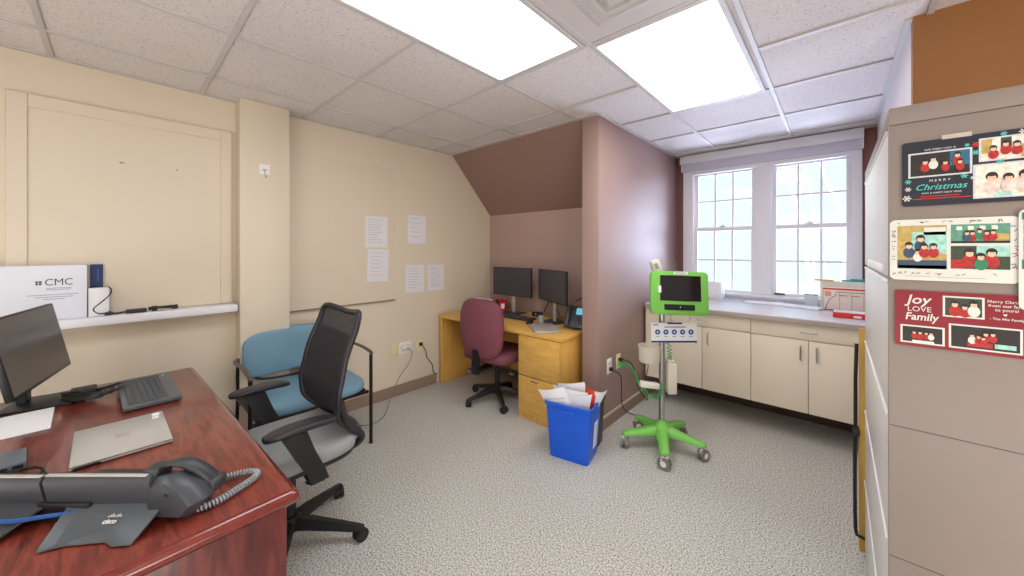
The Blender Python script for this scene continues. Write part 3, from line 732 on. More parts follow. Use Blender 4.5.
b.loft([[Vector((.0402*math.cos(a), .0402*math.sin(a), .035)) for a in (-1.3, -1.0, -.7, -.4)]+[Vector((.0445*math.cos(a), .0445*math.sin(a), .09)) for a in (-.4, -.7, -1.0, -1.3)], [Vector((.0412*math.cos(a), .0412*math.sin(a), .035)) for a in (-1.3, -1.0, -.7, -.4)]+[Vector((.0455*math.cos(a), .0455*math.sin(a), .09)) for a in (-.4, -.7, -1.0, -1.3)]])
build('white_patch', b, parent=t)
t = thing('burgundy_mug', 'burgundy mug at the back left of the oak desk', 'mug', (-2.85, 2.935, OZ))
b = mk(mat('burgundy_ceramic', (120, 26, 40), .3)); b.lathe([(0, 0), (.045, 0), (.05, .03), (.052, .10), (.048, .10), (.046, .03), (0, .015)]); build('body', b, parent=t)
b = mk(mat('burgundy_ceramic_handle', (120, 26, 40), .3)); b.tube([(.05, 0, .08), (.08, 0, .075), (.085, 0, .04), (.052, 0, .025)], .006); build('handle', b, parent=t)
t = thing('tissue_box', 'white patterned tissue box on the oak desk beside the red cup', 'box', (-2.735, 2.68, OZ), R(8))
b = mk(offw); b.box(-.06, .06, -.06, .06, 0, .075, .004); build('carton', b, parent=t)
b = mk(ink); b.box(-.045, .045, -.0608, -.0602, .02, .05); build('printed_pattern', b, parent=t)
b = mk(paperm); b.sell((0, 0, .09), (.03, .015, .03), 1, 1, fn=lambda p: (p.x+.01*math.sin(p.z*80), p.y, p.z)); build('tissue', b, parent=t)
t = thing('black_tray', 'small black desk tray in front of the tissue box', 'tray', (-2.68, 2.56, OZ), 0)
b = mk(black); b.box(-.07, .07, -.045, .045, 0, .006, .002); b.box(-.07, -.066, -.045, .045, 0, .03); b.box(.066, .07, -.045, .045, 0, .03); b.box(-.07, .07, .041, .045, 0, .03); build('tray', b, parent=t)
b = mk(paperm); b.box(-.13, .12, -.10, .10, 0, .12, .004); tag(build('white_carton_box', b, loc=(-2.965, 2.72, OZ)), 'plain white box in the back left corner of the oak desk', 'box')
t = thing('webcam', 'black webcam puck between the two monitors on the oak desk', 'webcam', (-2.24, 2.86, OZ))
b = mk(black); b.box(-.055, .055, -.03, .03, .0, .045, .012); build('body', b, parent=t)
b = mk(steel); b.cyl((0, -.03, .025), (0, -.034, .025), .012); build('lens', b, parent=t)
t = thing('glass_tumbler', 'small clear water glass beside the closed laptop on the oak desk', 'glass', (-1.995, 2.60, OZ))
b = mk(mat('grey_glass', (150, 158, 166), .08, spec=.8)); b.lathe([(0, 0), (.024, 0), (.032, .075), (.030, .075), (.022, .006), (0, .006)]); build('tumbler', b, parent=t)
b = mk(yellow); b.box(-.03, .03, -.03, .03, 0, .01, .001); tag(build('sticky_notes', b, loc=(-2.085, 2.80, OZ), rot=(0, 0, .4)), 'yellow sticky note pad on the oak desk behind the keyboard', 'notepad')
t = thing('computer_mouse', 'black mouse on the oak desk by the water glass', 'mouse', (-2.07, 2.53, OZ), .3)
b = mk(black); b.sell((0, 0, .016), (.03, .05, .018), .8, .8, nu=20, nv=10); build('shell', b, parent=t)
b = mk(black); b.tube([(-2.25, 2.98, .74), (-2.2, 3.0, .86), (-2.12, 3.0, .80), (-2.05, 2.98, .74)], .004); b.tube([(-1.70, 2.95, .73), (-1.66, 2.98, .85), (-1.74, 2.99, .95), (-1.85, 2.95, .9)], .004)
tag(build('monitor_cable', b), 'thin black cables drooping behind the monitors on the oak desk', 'cable')

# ------------------------------------------------------------------ burgundy chair (faces +Y)
RC = thing('office_chair', 'burgundy fabric swivel chair tucked under the oak desk', 'chair', (-2.345, 2.385, 0), R(7))
star_base(RC, [R(a) for a in (-113, -41, 31, 103, 175)], .29, .10, black, .024)
b = mk(black); b.cyl((0, 0, .07), (0, 0, .15), .035); b.cyl((0, 0, .12), (0, 0, .36), .022); b.box(-.12, .12, -.12, .10, .355, .39, .01); build('column', b, parent=RC)
b = mk(burg); b.sell((.0, 0.0, .445), (.27, .245, .055), .5, .5); build('seat', b, parent=RC, angle=70)
b = mk(burg)
def rb(p):
    w = 1-.10*max(0, -p.z/.28)-.04*max(0, p.z/.28)
    return (p.x*w, p.y+.05*(p.x/.24)**2-.04*math.cos(p.z*6)*.6+.06, p.z)
b.sell((.008, -.325, .71), (.238, .042, .255), .55, .5, fn=rb, nu=36, nv=24); build('backrest', b, parent=RC, angle=70)
b = mk(black); b.box(-.035, .035, -.325, -.285, .32, .54, .01); b.box(-.035, .035, -.33, -.08, .335, .36, .008); build('back_bracket', b, parent=RC)
b = mk(chrome); b.cyl((-.02, -.345, .36), (-.02, -.375, .36), .022); build('adjustment_knob', b, parent=RC)
b = mk(steel); b.tube([(.1, -.02, .37), (.2, -.08, .36), (.25, -.12, .33)], .006); b.box(.23, .28, -.14, -.11, .32, .335, .004); build('lever', b, parent=RC)

# ------------------------------------------------------------------ bins
def bin_(name, label, loc, rz, sx, sy, h, m, cat='bin'):
    t = thing(name, label, cat, loc, rz); b = mk(m)
    def ring(w, d, z, n=6):
        o = []; r = min(w, d)*.22
        for cx, cy, a0 in ((w-r, d-r, 0), (-w+r, d-r, 90), (-w+r, -d+r, 180), (w-r, -d+r, 270)):
            for k in range(n+1): a = R(a0+90*k/n); o.append(Vector((cx+r*math.cos(a), cy+r*math.sin(a), z)))
        return o
    k = .84
    b.loft([ring(sx*k, sy*k, 0.002), ring(sx*k*1.01, sy*k*1.01, .006), ring(sx*.985, sy*.985, h-.02), ring(sx*.985, sy*.985, h-.02), ring(sx+.006, sy+.006, h-.02), ring(sx+.008, sy+.008, h), ring(sx-.002, sy-.002, h), ring(sx*.97, sy*.97, h-.03), ring(sx*k*.97, sy*k*.97, .012)])
    build('bin_body', b, parent=t, angle=35); return t, ring
bt, _ = bin_('recycling_bin', 'bright blue recycling bin full of paper in the middle of the carpet', (-1.340, 2.112, 0), R(12), .160, .130, .375, binblue)
b = mk(paperm); b.prism([(-.03, .08), (.045, .08), (.045, .25), (-.03, .25)], .0, .0012, M=frame_M((.1375, 0, 0), (0, 1, 0), (.068, 0, 1)))
b.use(ink)
for k in range(7): b.prism([(-.02, .10+.02*k), (.035, .10+.02*k), (.035, .106+.02*k), (-.02, .106+.02*k)], .0012, .0018, M=frame_M((.1375, 0, 0), (0, 1, 0), (.068, 0, 1)))
build('label', b, parent=bt)
b = mk(binblue); b.sell((0, -.131, .325), (.05, .004, .012), .8, .8, nu=16, nv=8); build('grip_tab', b, parent=bt)
bin_('waste_bin', 'small black bin tucked behind the blue recycling bin', (-1.356, 2.318, 0), R(12), .115, .062, .33, binblack)
def sheet(label, pts, m=paperm, lines=0, bend=.012, grp='papers in the blue bin'):
    """pts: 4 world corners; thin bent sheet"""
    b = mk(m); P4 = [Vector(p)+Vector((-.018, .012, 0)) for p in pts]; N = 8; n = (P4[1]-P4[0]).cross(P4[3]-P4[0]).normalized()
    def pt(u, v, o=0): return (P4[0]*(1-u)*(1-v)+P4[1]*u*(1-v)+P4[2]*u*v+P4[3]*(1-u)*v)+n*(bend*math.sin(u*PI)*(.5+v)+o)
    for o in (0, .0008):
        g = [[b.bm.verts.new(pt(i/N, j/N, o)) for i in range(N+1)] for j in range(N+1)]
        for j in range(N):
            for i in range(N):
                f = b.bm.faces.new((g[j][i], g[j][i+1], g[j+1][i+1], g[j+1][i])); f.material_index = b.mi
    if lines:
        b.use(ink)
        for k in range(lines):
            v = .25+.6*k/lines
            for i in range(1, N-1):
                for oo in (-.0006, .0014): b.quad([pt(i/N, v, oo), pt((i+1)/N, v, oo), pt((i+1)/N, v+.012, oo), pt(i/N, v+.012, oo)])
    return tag(build('paper_sheet', b, angle=80), label, 'paper', grp)
sheet('white printed sheet leaning out over the left rim of the blue bin', [(-1.41, 2.03, .20), (-1.24, 2.06, .20), (-1.32, 1.98, .49), (-1.50, 1.93, .44)], lines=6)
sheet('creased white sheet standing in the middle of the blue bin', [(-1.36, 2.05, .20), (-1.18, 2.10, .20), (-1.19, 2.06, .46), (-1.42, 1.99, .48)], lines=0)
sheet('white sheet with a grey graph sticking up at the right of the blue bin', [(-1.36, 2.05, .20), (-1.22, 2.08, .20), (-1.16, 2.065, .455), (-1.33, 2.02, .43)], lines=2)
sheet('tall white sheet curling at the back of the blue bin', [(-1.38, 2.10, .2), (-1.20, 2.17, .2), (-1.25, 2.12, .50), (-1.42, 2.05, .47)])
sheet('glossy orange red leaflet in the right end of the blue bin', [(-1.27, 2.13, .22), (-1.22, 2.14, .22), (-1.155, 2.12, .470), (-1.235, 2.11, .48)], m=redor)
sheet('white envelope hanging over the right rim of the blue bin', [(-1.21, 2.14, .33), (-1.18, 2.18, .33), (-1.10, 2.16, .475), (-1.175, 2.11, .46)])

# ------------------------------------------------------------------ medical cart
MC = thing('medical_cart', 'tablet cart on a steel pole with a lime green five-legged base', 'cart', (-.915, 2.585, 0), YAW)
angs = [R(a)-YAW for a in (-67, 6, 78, 150, 221)]
b = mk(green)
Rr = .24
for a in angs:
    d = Vector((math.cos(a), math.sin(a), 0)); n = Vector((-d.y, d.x, 0)); rings = []
    for s, w, z, th in ((.0, .05, .135, .03), (.06, .045, .13, .028), (.14, .034, .118, .02), (.22, .032, .108, .014), (.265, .03, .104, .011), (.278, .018, .102, .008)):
        c = d*s+Vector((0, 0, z)); rings.append([c+n*w*.55+Vector((0, 0, th)), c+n*w+Vector((0, 0, th*.1)), c+n*w*.95-Vector((0, 0, th*.9)), c-n*w*.95-Vector((0, 0, th*.9)), c-n*w+Vector((0, 0, th*.1)), c-n*w*.55+Vector((0, 0, th))])
    b.loft(rings)
b.lathe([(.06, .10), (.072, .125), (.06, .16), (.032, .18), (.03, .20), (0, .20)])
build('star_base', b, parent=MC, angle=50)
greyw = mat('grey_caster_wheel', (120, 118, 116), .5)
for a in angs: caster(MC, Vector((math.cos(a), math.sin(a), 0))*.26, a+1.1, .038, greyw, greyw, hood=offw)
b = mk(steel); b.cyl((0, 0, .19), (0, 0, 1.22), .020, seg=24); build('pole', b, parent=MC)
t_ = R(-8)
MM = Matrix.Translation((.080, -.07, 1.098)) @ Matrix.Rotation(R(2), 4, 'Y') @ Matrix.Rotation(R(-6), 4, 'X') @ Matrix.Scale(.92, 4)
def rr(w, h, r, n=5, taper=0):
    o = []
    for cx, cy, a0 in ((w-r, h-r, 0), (-w+r, h-r, 90), (-w+r, -h+r, 180), (w-r, -h+r, 270)):
        for k in range(n+1): a = R(a0+90*k/n); x = cx+r*math.cos(a); y = cy+r*math.sin(a); o.append((x*(1-taper*y/h*-1 if False else 1), y))
    return o
XZ = Matrix(((1, 0, 0, 0), (0, 0, -1, 0), (0, 1, 0, 0), (0, 0, 0, 1)))   # local XY -> XZ, +z -> -Y (toward the viewer)
b = mk(green); b.prism(rr(.212, .160, .035), 0, .035, M=MM @ XZ, bev=.006); cs = build('tablet_case', b, parent=MC)
b = mk(screenm)
b = mk(mat('tablet_glass', (34, 28, 32), .12)); b.prism(rr(.150, .093, .004), .035, .037, M=MM @ XZ @ Matrix.Translation((.004, .035, 0))); build('screen', b, parent=cs)
b = mk(black); b.prism(rr(.112, .021, .003), .035, .0372, M=MM @ XZ @ Matrix.Translation((-.005, -.104, 0))); b.use(plate); b.prism([(-.002, -.108), (.003, -.108), (.003, -.098), (-.002, -.098)], .0372, .0378, M=MM @ XZ); build('speaker_slot', b, parent=cs)
b = mk(paperm); b.prism([(-.045, .138), (.06, .138), (.06, .158), (-.045, .158)], .035, .037, M=MM @ XZ); b.prism([(-.160, .0), (-.14, .0), (-.14, .05), (-.160, .05)], .037, .040, M=MM @ XZ); build('white_label', b, parent=cs)
b = mk(ink); b.prism([(-.035, .146), (.05, .146), (.05, .151), (-.035, .151)], .037, .0375, M=MM @ XZ); build('small_print', b, parent=cs)
b = mk(steel); b.box(-.02, .12, -.06, -.0, 1.06, 1.12, .01); b.box(-.03, .03, -.03, .03, .98, 1.02, .006); build('mount_bracket', b, parent=MC)
b = mk(offw); SM = Matrix.Translation((-.035, .0, 1.275)) @ Matrix.Rotation(R(-20), 4, 'Y'); b.box(-.035, .025, -.03, .03, -.04, .05, .008, M=SM); b.use(ink); b.box(-.025, .0, -.0312, -.0301, -.01, .03, M=SM); build('scanner', b, parent=MC)
b = mk(paperm); SM = Matrix.Translation((.060, -.055, .828)) @ XZ @ Matrix.Scale(.91, 4); b.prism([(-.172, -.075), (.172, -.075), (.172, .07), (-.172, .07)], 0, .004, M=SM)
sg = build('sign_board', b, parent=MC)
b = mk(navy); b.prism([(-.172, -.079), (.172, -.079), (.172, -.066), (-.172, -.066)], .0041, .0048, M=SM); b.prism([(-.05, .06), (.06, .06), (.06, .072), (-.05, .072)], .0041, .0048, M=SM)
b.use(bluedot)
for k in range(5): b.prism([(-.125+.063*k+.020*math.cos(2*PI*j/18), .0+.020*math.sin(2*PI*j/18)) for j in range(18)], .0041, .0048, M=SM)
b.use(paperm)
for k in range(5):
    c = -.125+.063*k
    b.prism([(c-.008, -.003), (c+.008, -.003), (c+.004, .006), (c-.004, .006)] if k % 2 else [(c-.006, -.008), (c+.006, -.004), (c+.002, .009), (c-.004, .004)], .0048, .0052, M=SM)
b.use(ink)
for k in range(5): b.prism([(-.140+.063*k, -.036), (-.112+.063*k, -.036), (-.112+.063*k, -.031), (-.140+.063*k, -.031)], .0041, .0045, M=SM)
b.prism([(-.075, .034), (.09, .034), (.09, .042), (-.075, .042)], .0041, .0045, M=SM); b.prism([(-.16, .05), (-.12, .05), (-.12, .06), (-.16, .06)], .0041, .0045, M=SM)
build('printed_icons', b, parent=sg)
b = mk(steel); b.tube([(.05, -.06, .90), (.03, -.065, .93), (.06, -.06, .955), (.14, -.06, .955), (.17, -.065, .93), (.15, -.06, .90)], .003); b.box(.06, .14, -.07, -.055, .945, .965, .003); build('sign_clip', b, parent=MC)
b = mk(beige); b.lathe([(0, 0), (.064, 0), (.070, .01), (.073, .105), (.077, .112), (.070, .112), (.066, .012), (0, .012)], c=(-.092, -.01, .61)); b.box(-.035, -.015, -.02, .02, .64, .70, .004); build('storage_cup', b, parent=MC)
b = mk(beige); b.box(.030, .088, -.045, .03, .39, .60, .006); b.box(.035, .075, -.03, .03, .60, .625, .005); build('wand_holder', b, parent=MC)
b = mk(greend)
def coil(b, pts, n, rad, r=.003):
    q = spline([Vector(p) for p in pts], 20); out = []; M_ = n*8
    for k in range(M_+1):
        f = k/M_*(len(q)-1); i = min(int(f), len(q)-2); d = (q[i+1]-q[i]).normalized(); c = q[i].lerp(q[i+1], f-i)
        nn = d.cross(Vector((.3, 1, .2))).normalized(); a = 2*PI*k/8; out.append(c+nn*math.cos(a)*rad+d.cross(nn)*math.sin(a)*rad)
    b.tube(out, r, seg=5, sub=1)
coil(b, [(.05, .03, .85), (.055, .02, .75), (.055, .0, .66), (.05, -.01, .60)], 11, .014)
build('coiled_lead', b, parent=MC, angle=80)
b = mk(offw); b.box(-.165, -.035, -.055, -.01, .435, .475, .008, M=Matrix.Translation((-.1, 0, .455)) @ Matrix.Rotation(R(8), 4, 'Y') @ Matrix.Translation((.1, 0, -.455))); build('power_block', b, parent=MC)
b = mk(greend); coil(b, [(-.14, -.03, .43), (-.11, -.035, .385), (-.06, -.04, .37), (-.025, -.04, .41), (-.022, -.035, .46)], 13, .013); build('coiled_lead', b, parent=MC, angle=80)
b = mk(black); b.tube([(-.11, -.02, .615), (-.105, -.02, .57), (-.12, -.02, .50)], .003); build('short_cable', b, parent=MC)

# ------------------------------------------------------------------ outlets and cords
def outlet(name, label, loc, axis, m, w=.075, h=.118, sockets=1, grp='wall plates'):
    t = thing(name, label, 'outlet', loc, 0, grp); b = mk(m); b.box(0, .006, -w/2, w/2, -h/2, h/2, .002); build('cover_plate', b, parent=t)
    for k in range(sockets):
        for z in (-.02, .02):
            b = mk(offw); y = (k-(sockets-1)/2)*.046; b.box(.006, .0078, y-.014, y+.014, z-.013, z+.013, .001, seg=1)
            b.use(dark); b.box(.0079, .0083, y-.006, y-.004, z-.004, z+.006); b.box(.0079, .0083, y+.004, y+.006, z-.004, z+.006); build('socket', b, parent=t)
    return t
outlet('wall_outlet', 'almond blank wall plate left of the white double outlet on the cream wall', (-3.12, 1.775, .44), 'x', platey, sockets=0)
outlet('wall_outlet', 'white double wall outlet with a grey cord plugged in on the cream wall', (-3.12, 1.895, .44), 'x', plate, w=.14, sockets=2)
outlet('wall_outlet', 'almond wall outlet with a black plug beside the oak desk', (-3.12, 2.055, .425), 'x', platey)
outlet('wall_outlet', 'white wall outlet with a black cord low on the taupe partition', (-1.345, 2.635, .47), 'x', plate)
outlet('wall_outlet', 'cream wall outlet with a green plug low on the taupe partition', (-1.345, 2.795, .472), 'x', platey)
b = mk(offw); b.box(-3.1095, -3.085, 1.84, 1.93, .435, .465, .004); b.use(cordg)
b.tube([(-3.085, 1.91, .43), (-3.05, 1.93, .40), (-3.06, 1.90, .30), (-3.07, 1.80, .18), (-3.06, 1.72, .05), (-2.99, 1.65, .008), (-2.80, 1.50, .006), (-2.75, 1.36, .006), (-2.83, 1.25, .006), (-2.80, 1.18, .01), (-2.72, 1.24, .008), (-2.64, 1.22, .006), (-2.62, 1.12, .006), (-2.68, 1.02, .006)], .0035)
tag(build('extension_cord', b), 'grey blue cord trailing from the cream wall outlet to the blue chair', 'cord')
b = mk(black); b.box(-3.1115, -3.085, 2.045, 2.075, .43, .46, .004); b.tube([(-3.088, 2.06, .445), (-3.06, 2.09, .38), (-3.08, 2.12, .30), (-3.06, 2.17, .22), (-3.085, 2.20, .14), (-3.07, 2.235, .10)], .004)
tag(build('extension_cord', b), 'black cord from the wall outlet down behind the oak desk', 'cord')
b = mk(black); b.box(-1.3365, -1.31, 2.62, 2.65, .435, .462, .004); b.tube([(-1.312, 2.635, .44), (-1.27, 2.68, .40), (-1.27, 2.70, .30), (-1.28, 2.72, .18), (-1.28, 2.78, .09), (-1.27, 2.86, .04), (-1.2, 2.92, .006)], .0035)
tag(build('extension_cord', b), 'black cord hanging from the left outlet on the taupe partition', 'cord')
MCi = (Matrix.Translation(MC.location) @ Matrix.Rotation(YAW, 4, 'Z')).inverted()
b = mk(black); b.box(-1.3365, -1.305, 2.78, 2.81, .478, .502, .004); b.tube([(-1.306, 2.795, .49), (-1.25, 2.83, .47), (-1.22, 2.85, .38), (-1.21, 2.88, .27), (-1.17, 2.92, .18), (-1.12, 2.85, .2), (-1.09, 2.75, .32), (-1.06, 2.66, .45)], .0035)
bmesh.ops.transform(b.bm, matrix=MCi, verts=b.bm.verts); build('power_cord', b, parent=MC)
b = mk(greend); b.box(-1.3365, -1.30, 2.78, 2.81, .438, .465, .004)
for o in (0, .012): b.tube([(-1.302, 2.795, .45+o), (-1.24, 2.77, .455+o), (-1.16, 2.70, .43+o), (-1.09, 2.60, .40+o), (-1.04, 2.56, .395), (-1.015, 2.53, .42)], .0045)
bmesh.ops.transform(b.bm, matrix=MCi, verts=b.bm.verts); build('charging_cord', b, parent=MC)

# wall papers
def wpaper(y0, y1, z0, z1, label, tilt=0, dense=8):
    t = thing('pinned_paper', label, 'paper', (-3.112 if y0 < 1.7 else -3.1195, (y0+y1)/2, (z0+z1)/2), 0, 'printed sheets on the cream wall')
    t.rotation_euler = (R(tilt), 0, 0); w = (y1-y0)/2; h = (z1-z0)/2
    b = mk(paperw); b.box(0, .002, -w, w, -h, h); build('sheet', b, parent=t)
    b = mk(ink); rnd = random.Random(int(y0*1000)+int(z0*100))
    for k in range(dense):
        z = h*.78-k*(2*h*.8)/max(dense, 1); b.box(.002, .0024, -w*.72, -w*.72+w*rnd.uniform(.8, 1.4), z-.0025, z)
    build('print', b, parent=t)
wpaper(1.49, 1.705, 1.415, 1.697, 'printed white sheet on the cream wall, upper one of the stacked pair', 0, 10)
wpaper(1.512, 1.715, 1.105, 1.397, 'printed white sheet on the cream wall, lower one of the stacked pair', -2, 7)
wpaper(1.925, 2.13, 1.455, 1.735, 'white sheet on the cream wall, highest one toward the sloped alcove', -2, 5)
wpaper(1.90, 2.11, .967, 1.24, 'white sheet on the cream wall, bottom row, second nearest the alcove', -1, 8)
wpaper(2.155, 2.36, .968, 1.237, 'white sheet on the cream wall, bottom row, nearest the alcove', 0, 9)
t = thing('adhesive_hook', 'small clear adhesive pad with a metal hook on the cream column', 'hook', (-2.99, .705, 1.96))
b = mk(plate); b.box(0, .002, -.032, .032, -.035, .035, .001, seg=1); build('pad', b, parent=t)
b = mk(steel); b.box(.002, .008, -.012, .012, -.01, .004, .003); b.tube([(.008, 0, -.004), (.01, .0, -.03), (.012, .004, -.052), (.02, .008, -.055), (.024, .008, -.04)], .003); build('metal_hook', b, parent=t)

# ------------------------------------------------------------------ base cabinets
CY = 3.32
def handle_v(b, x, z0, z1, y): b.tube([(x, y, z0), (x, y-.022, z0+.008), (x, y-.022, z1-.008), (x, y, z1)], .005, sub=1)
def base_unit(x0, x1, xs, label, fill_l=0, fill_r=0):
    t = thing('base_cabinet', label, 'cabinet', (xs, CY, .0), 0, 'almond base cabinets under the window')
    b = mk(almond); b.box(x0-xs, x1-xs, .020, .88, .22, .858); build('carcass', b, parent=t)
    b = mk(kick); b.box(x0-xs, x1-xs, .46, .48, 0, .22); build('toe_kick', b, parent=t)
    w = .345
    b = mk(almond); b.box(-w, w, 0, .019, .748, .856, .002); dr = build('drawer', b, parent=t)
    b = mk(steel); b.tube([(-.045, 0, .80), (-.04, -.022, .80), (.04, -.022, .80), (.045, 0, .80)], .0045, sub=1); build('handle', b, parent=dr)
    for s in (-1, 1):
        b = mk(almond); b.box(min(s*.002, s*w), max(s*.002, s*w), 0, .019, .222, .742, .002); d = build('door', b, parent=t)
        b = mk(steel); handle_v(b, s*.045, .60, .70, 0); build('handle', b, parent=d)
    if fill_l: b = mk(almond); b.box(-w-fill_l, -w-.003, .002, .019, .222, .856); build('filler_strip', b, parent=t)
    if fill_r: b = mk(almond); b.box(w+.003, w+fill_r, .002, .019, .222, .856); build('filler_strip', b, parent=t)
base_unit(-1.326, -.497, -.844, 'almond base cabinet under the window, partly behind the tablet cart', fill_l=.135)
base_unit(-.495, .248, -.150, 'almond base cabinet under the window, beside the filing cabinet', fill_r=.05)
t = thing('countertop', 'pale grey laminate counter running under the window', 'counter', (-.55, CY, .86))
b = mk(counter); b.box(-.77, .798, -.028, .915, .002, .042, .003); build('top', b, parent=t)
b = mk(counter_e); b.box(-.77, .798, -.032, -.028, .001, .037, .001); build('front_edge', b, parent=t)
KZ = .903
def box_thing(name, label, cat, loc, rz, s, m, bev=.002, grp=None):
    b = mk(m); b.box(-s[0]/2, s[0]/2, -s[1]/2, s[1]/2, 0, s[2], bev, seg=1); return tag(build(name, b, loc=loc, rot=(0, 0, rz)), label, cat, grp)
t = thing('glove_box', 'plain white box at the left end of the window counter', 'box', (-.93, 4.06, KZ), R(-5))
b = mk(paperm); b.box(-.09, .09, -.06, .06, 0, .165, .003); build('carton', b, parent=t)
b = mk(offw); b.box(-.05, .05, -.02, .02, .165, .1665); build('opening', b, parent=t)
box_thing('paper_sheet', 'white sheet lying on the window counter, leftmost of the flat papers', 'paper', (-.50, 4.02, KZ), R(10), (.30, .20, .003), paperm, .0005)
box_thing('paper_sheet', 'white sheets lying on the window counter before the clear stand', 'paper', (-.26, 3.93, KZ), R(-14), (.34, .15, .010), paperm, .001)
t = thing('sign_holder', 'small clear stand with a dark top edge on the window counter', 'holder', (-.17, 4.12, KZ), 0)
acr = mat('frosted_acrylic', (206, 216, 222), .15)
b = mk(acr); b.box(-.045, .045, 0, .004, .0, .09, .001); b.box(-.045, .045, -.04, .03, 0, .003); build('panel', b, parent=t)
b = mk(dark); b.box(-.045, .05, -.002, .006, .09, .097, .001); build('top_edge', b, parent=t)
t = thing('file_rack', 'peach paper folders standing in a wire rack on the window counter', 'file rack', (.055, 3.93, KZ), 0)
b = mk(peach); b.box(-.14, .15, .0, .012, .004, .185, .001); b.use(offw); b.box(-.16, .16, .05, .062, .004, .23, .001); build('folder', b, parent=t)
b = mk(redor); b.box(-.14, .15, -.002, .0, .165, .178); b.use(mat('pink_print', (230, 170, 150), .6)); b.box(-.13, -.09, -.003, -.001, .11, .15); b.box(-.14, -.136, -.002, -.0005, .01, .165); build('printed_header', b, parent=t)
b = mk(dark); b.tube([(-.13, -.03, .003), (-.10, -.032, .09), (-.065, -.03, .12), (-.06, -.03, .15), (.15, -.03, .15)], .0022, sub=1)
for x in (-.04, .03, .10): b.use(ink); b.box(x, x+.0022, -.008, -.005, .01, .15)
b.use(dark)
for x in (-.04, .03): b.box(x, x+.05, -.009, -.0065, .12, .1235)
b.tube([(-.13, -.03, .003), (.15, -.03, .003)], .0022, sub=1); build('wire_rack', b, parent=t)
b = mk(teal); b.box(-.07, .11, -.02, .03, 0, .012, .003); b.box(-.02, .11, -.022, .02, .012, .022, .003); tag(build('teal_folder', b, loc=(.10, 4.01, KZ+.231)), 'teal folders lying on top of the standing peach folders', 'folder')
b = mk(yellow); b.use(mat('mustard_card', (214, 190, 110), .6)); b.box(-.07, .05, -.02, .02, 0, .010, .002); tag(build('card_stack', b, loc=(-.07, 3.99, KZ+.231)), 'pale mustard cards on top of the folders, left of the teal ones', 'card')
t = thing('red_box', 'low red and white box near the front of the window counter', 'box', (.098, 3.55, KZ), R(0))
b = mk(red); b.box(-.12, .13, -.04, .05, 0, .038, .003); build('carton', b, parent=t)
b = mk(paperm); b.box(-.115, .125, -.035, .045, .038, .046, .002); b.box(-.01, .03, -.0412, -.0402, .008, .022); build('white_lid', b, parent=t)

# ------------------------------------------------------------------ filing cabinet
FC = thing('filing_cabinet', 'tall grey beige lateral filing cabinet at the right with cards on its side', 'cabinet', (.095, 1.296, 0))
FW, FDp, FH = 1.0, .47, 1.75
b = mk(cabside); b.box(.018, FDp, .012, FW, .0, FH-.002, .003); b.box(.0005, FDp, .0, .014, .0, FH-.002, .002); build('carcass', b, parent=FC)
zs = [.03, .353, .673, .99, 1.325, 1.705]
for k in range(5):
    b = mk(cabfront); b.box(0, .018, .016, FW-.004, zs[k]+.003, zs[k+1]-.004, .003); dr = build('drawer', b, parent=FC)
    b = mk(white); b.box(-.003, .001, .018, FW-.006, zs[k+1]-.012, zs[k+1]-.006, .001, seg=1); build('lip_highlight', b, parent=dr)  # white strip paints in the highlight along the drawer edge
    if k == 4:
        b = mk(steel); b.box(-.004, .0005, .78, .90, zs[k]+.010, zs[k]+.036, .001); build('label_holder', b, parent=dr)
        b = mk(paperm); b.box(-.0035, .0005, .12, .76, zs[k]+.012, zs[k]+.032, .001); build('label_strip', b, parent=dr)
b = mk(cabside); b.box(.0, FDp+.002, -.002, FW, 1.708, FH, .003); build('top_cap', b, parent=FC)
for z in (.353, .638, .963, 1.327, 1.7065):
    b = mk(dark); b.box(.002, FDp, -.0005, .002, z-.0008, z+.0008); build('side_seam', b, parent=FC)
b = mk(black); b.box(.03, FDp, .02, FW-.02, 0, .03); 
build('plinth', b, parent=FC)
# folded table stored beyond the cabinet
t = thing('folded_table', 'golden wooden folding table stored upright with black legs beyond the filing cabinet', 'table', (.076, 2.318, 0), 0)
b = mk(goldw); b.box(.0, .55, 0, .026, .0, 1.03, .003); build('table_top', b, parent=t)
b = mk(black); b.tube([(-.008, -.004, .96), (-.012, -.006, .80), (-.012, -.006, .56)], .007, sub=1); b.box(-.022, .002, -.014, .004, .535, .565, .003); build('leg', b, parent=t)
b = mk(black); b.tube([(-.014, -.006, .55), (-.014, -.008, .30), (-.012, -.008, .10), (.002, -.006, .07), (.05, -.006, .065)], .007, sub=2); build('leg', b, parent=t)

# ------------------------------------------------------------------ cards on the cabinet side (local XY = world X,Z ; +z toward -Y)
CX0, CYF = .095, 1.2935
def card(name, label, x0, z0, w, h, m, r=.006, rot=0):
    t = thing(name, label, 'card', (x0+w/2, CYF-.0015, z0+h/2), 0, 'holiday cards on the filing cabinet side'); t.rotation_euler = (R(90), R(rot), 0)
    b = mk(m); b.prism(rr(w/2, h/2, r), -.001, 0); build('card_sheet', b, parent=t); return t
def person(b, x, y, s, top, hr=hair, z=.0008):
    b.use(hr); b.disc((x, y+.15*s), .36*s, .42*s, z); b.use(top); b.disc((x, y-.80*s), .50*s, .70*s, z+.0001)
    b.use(skin); b.disc((x, y), .26*s, .32*s, z+.0002); b.use(hr); b.disc((x, y+.28*s), .27*s, .13*s, z+.0003)
    b.use(hair); b.disc((x-.1*s, y+.03*s), .03*s, .025*s, z+.0004, 6); b.disc((x+.1*s, y+.03*s), .03*s, .025*s, z+.0004, 6); b.use(p_pink); b.disc((x, y-.13*s), .07*s, .022*s, z+.0004, 8)
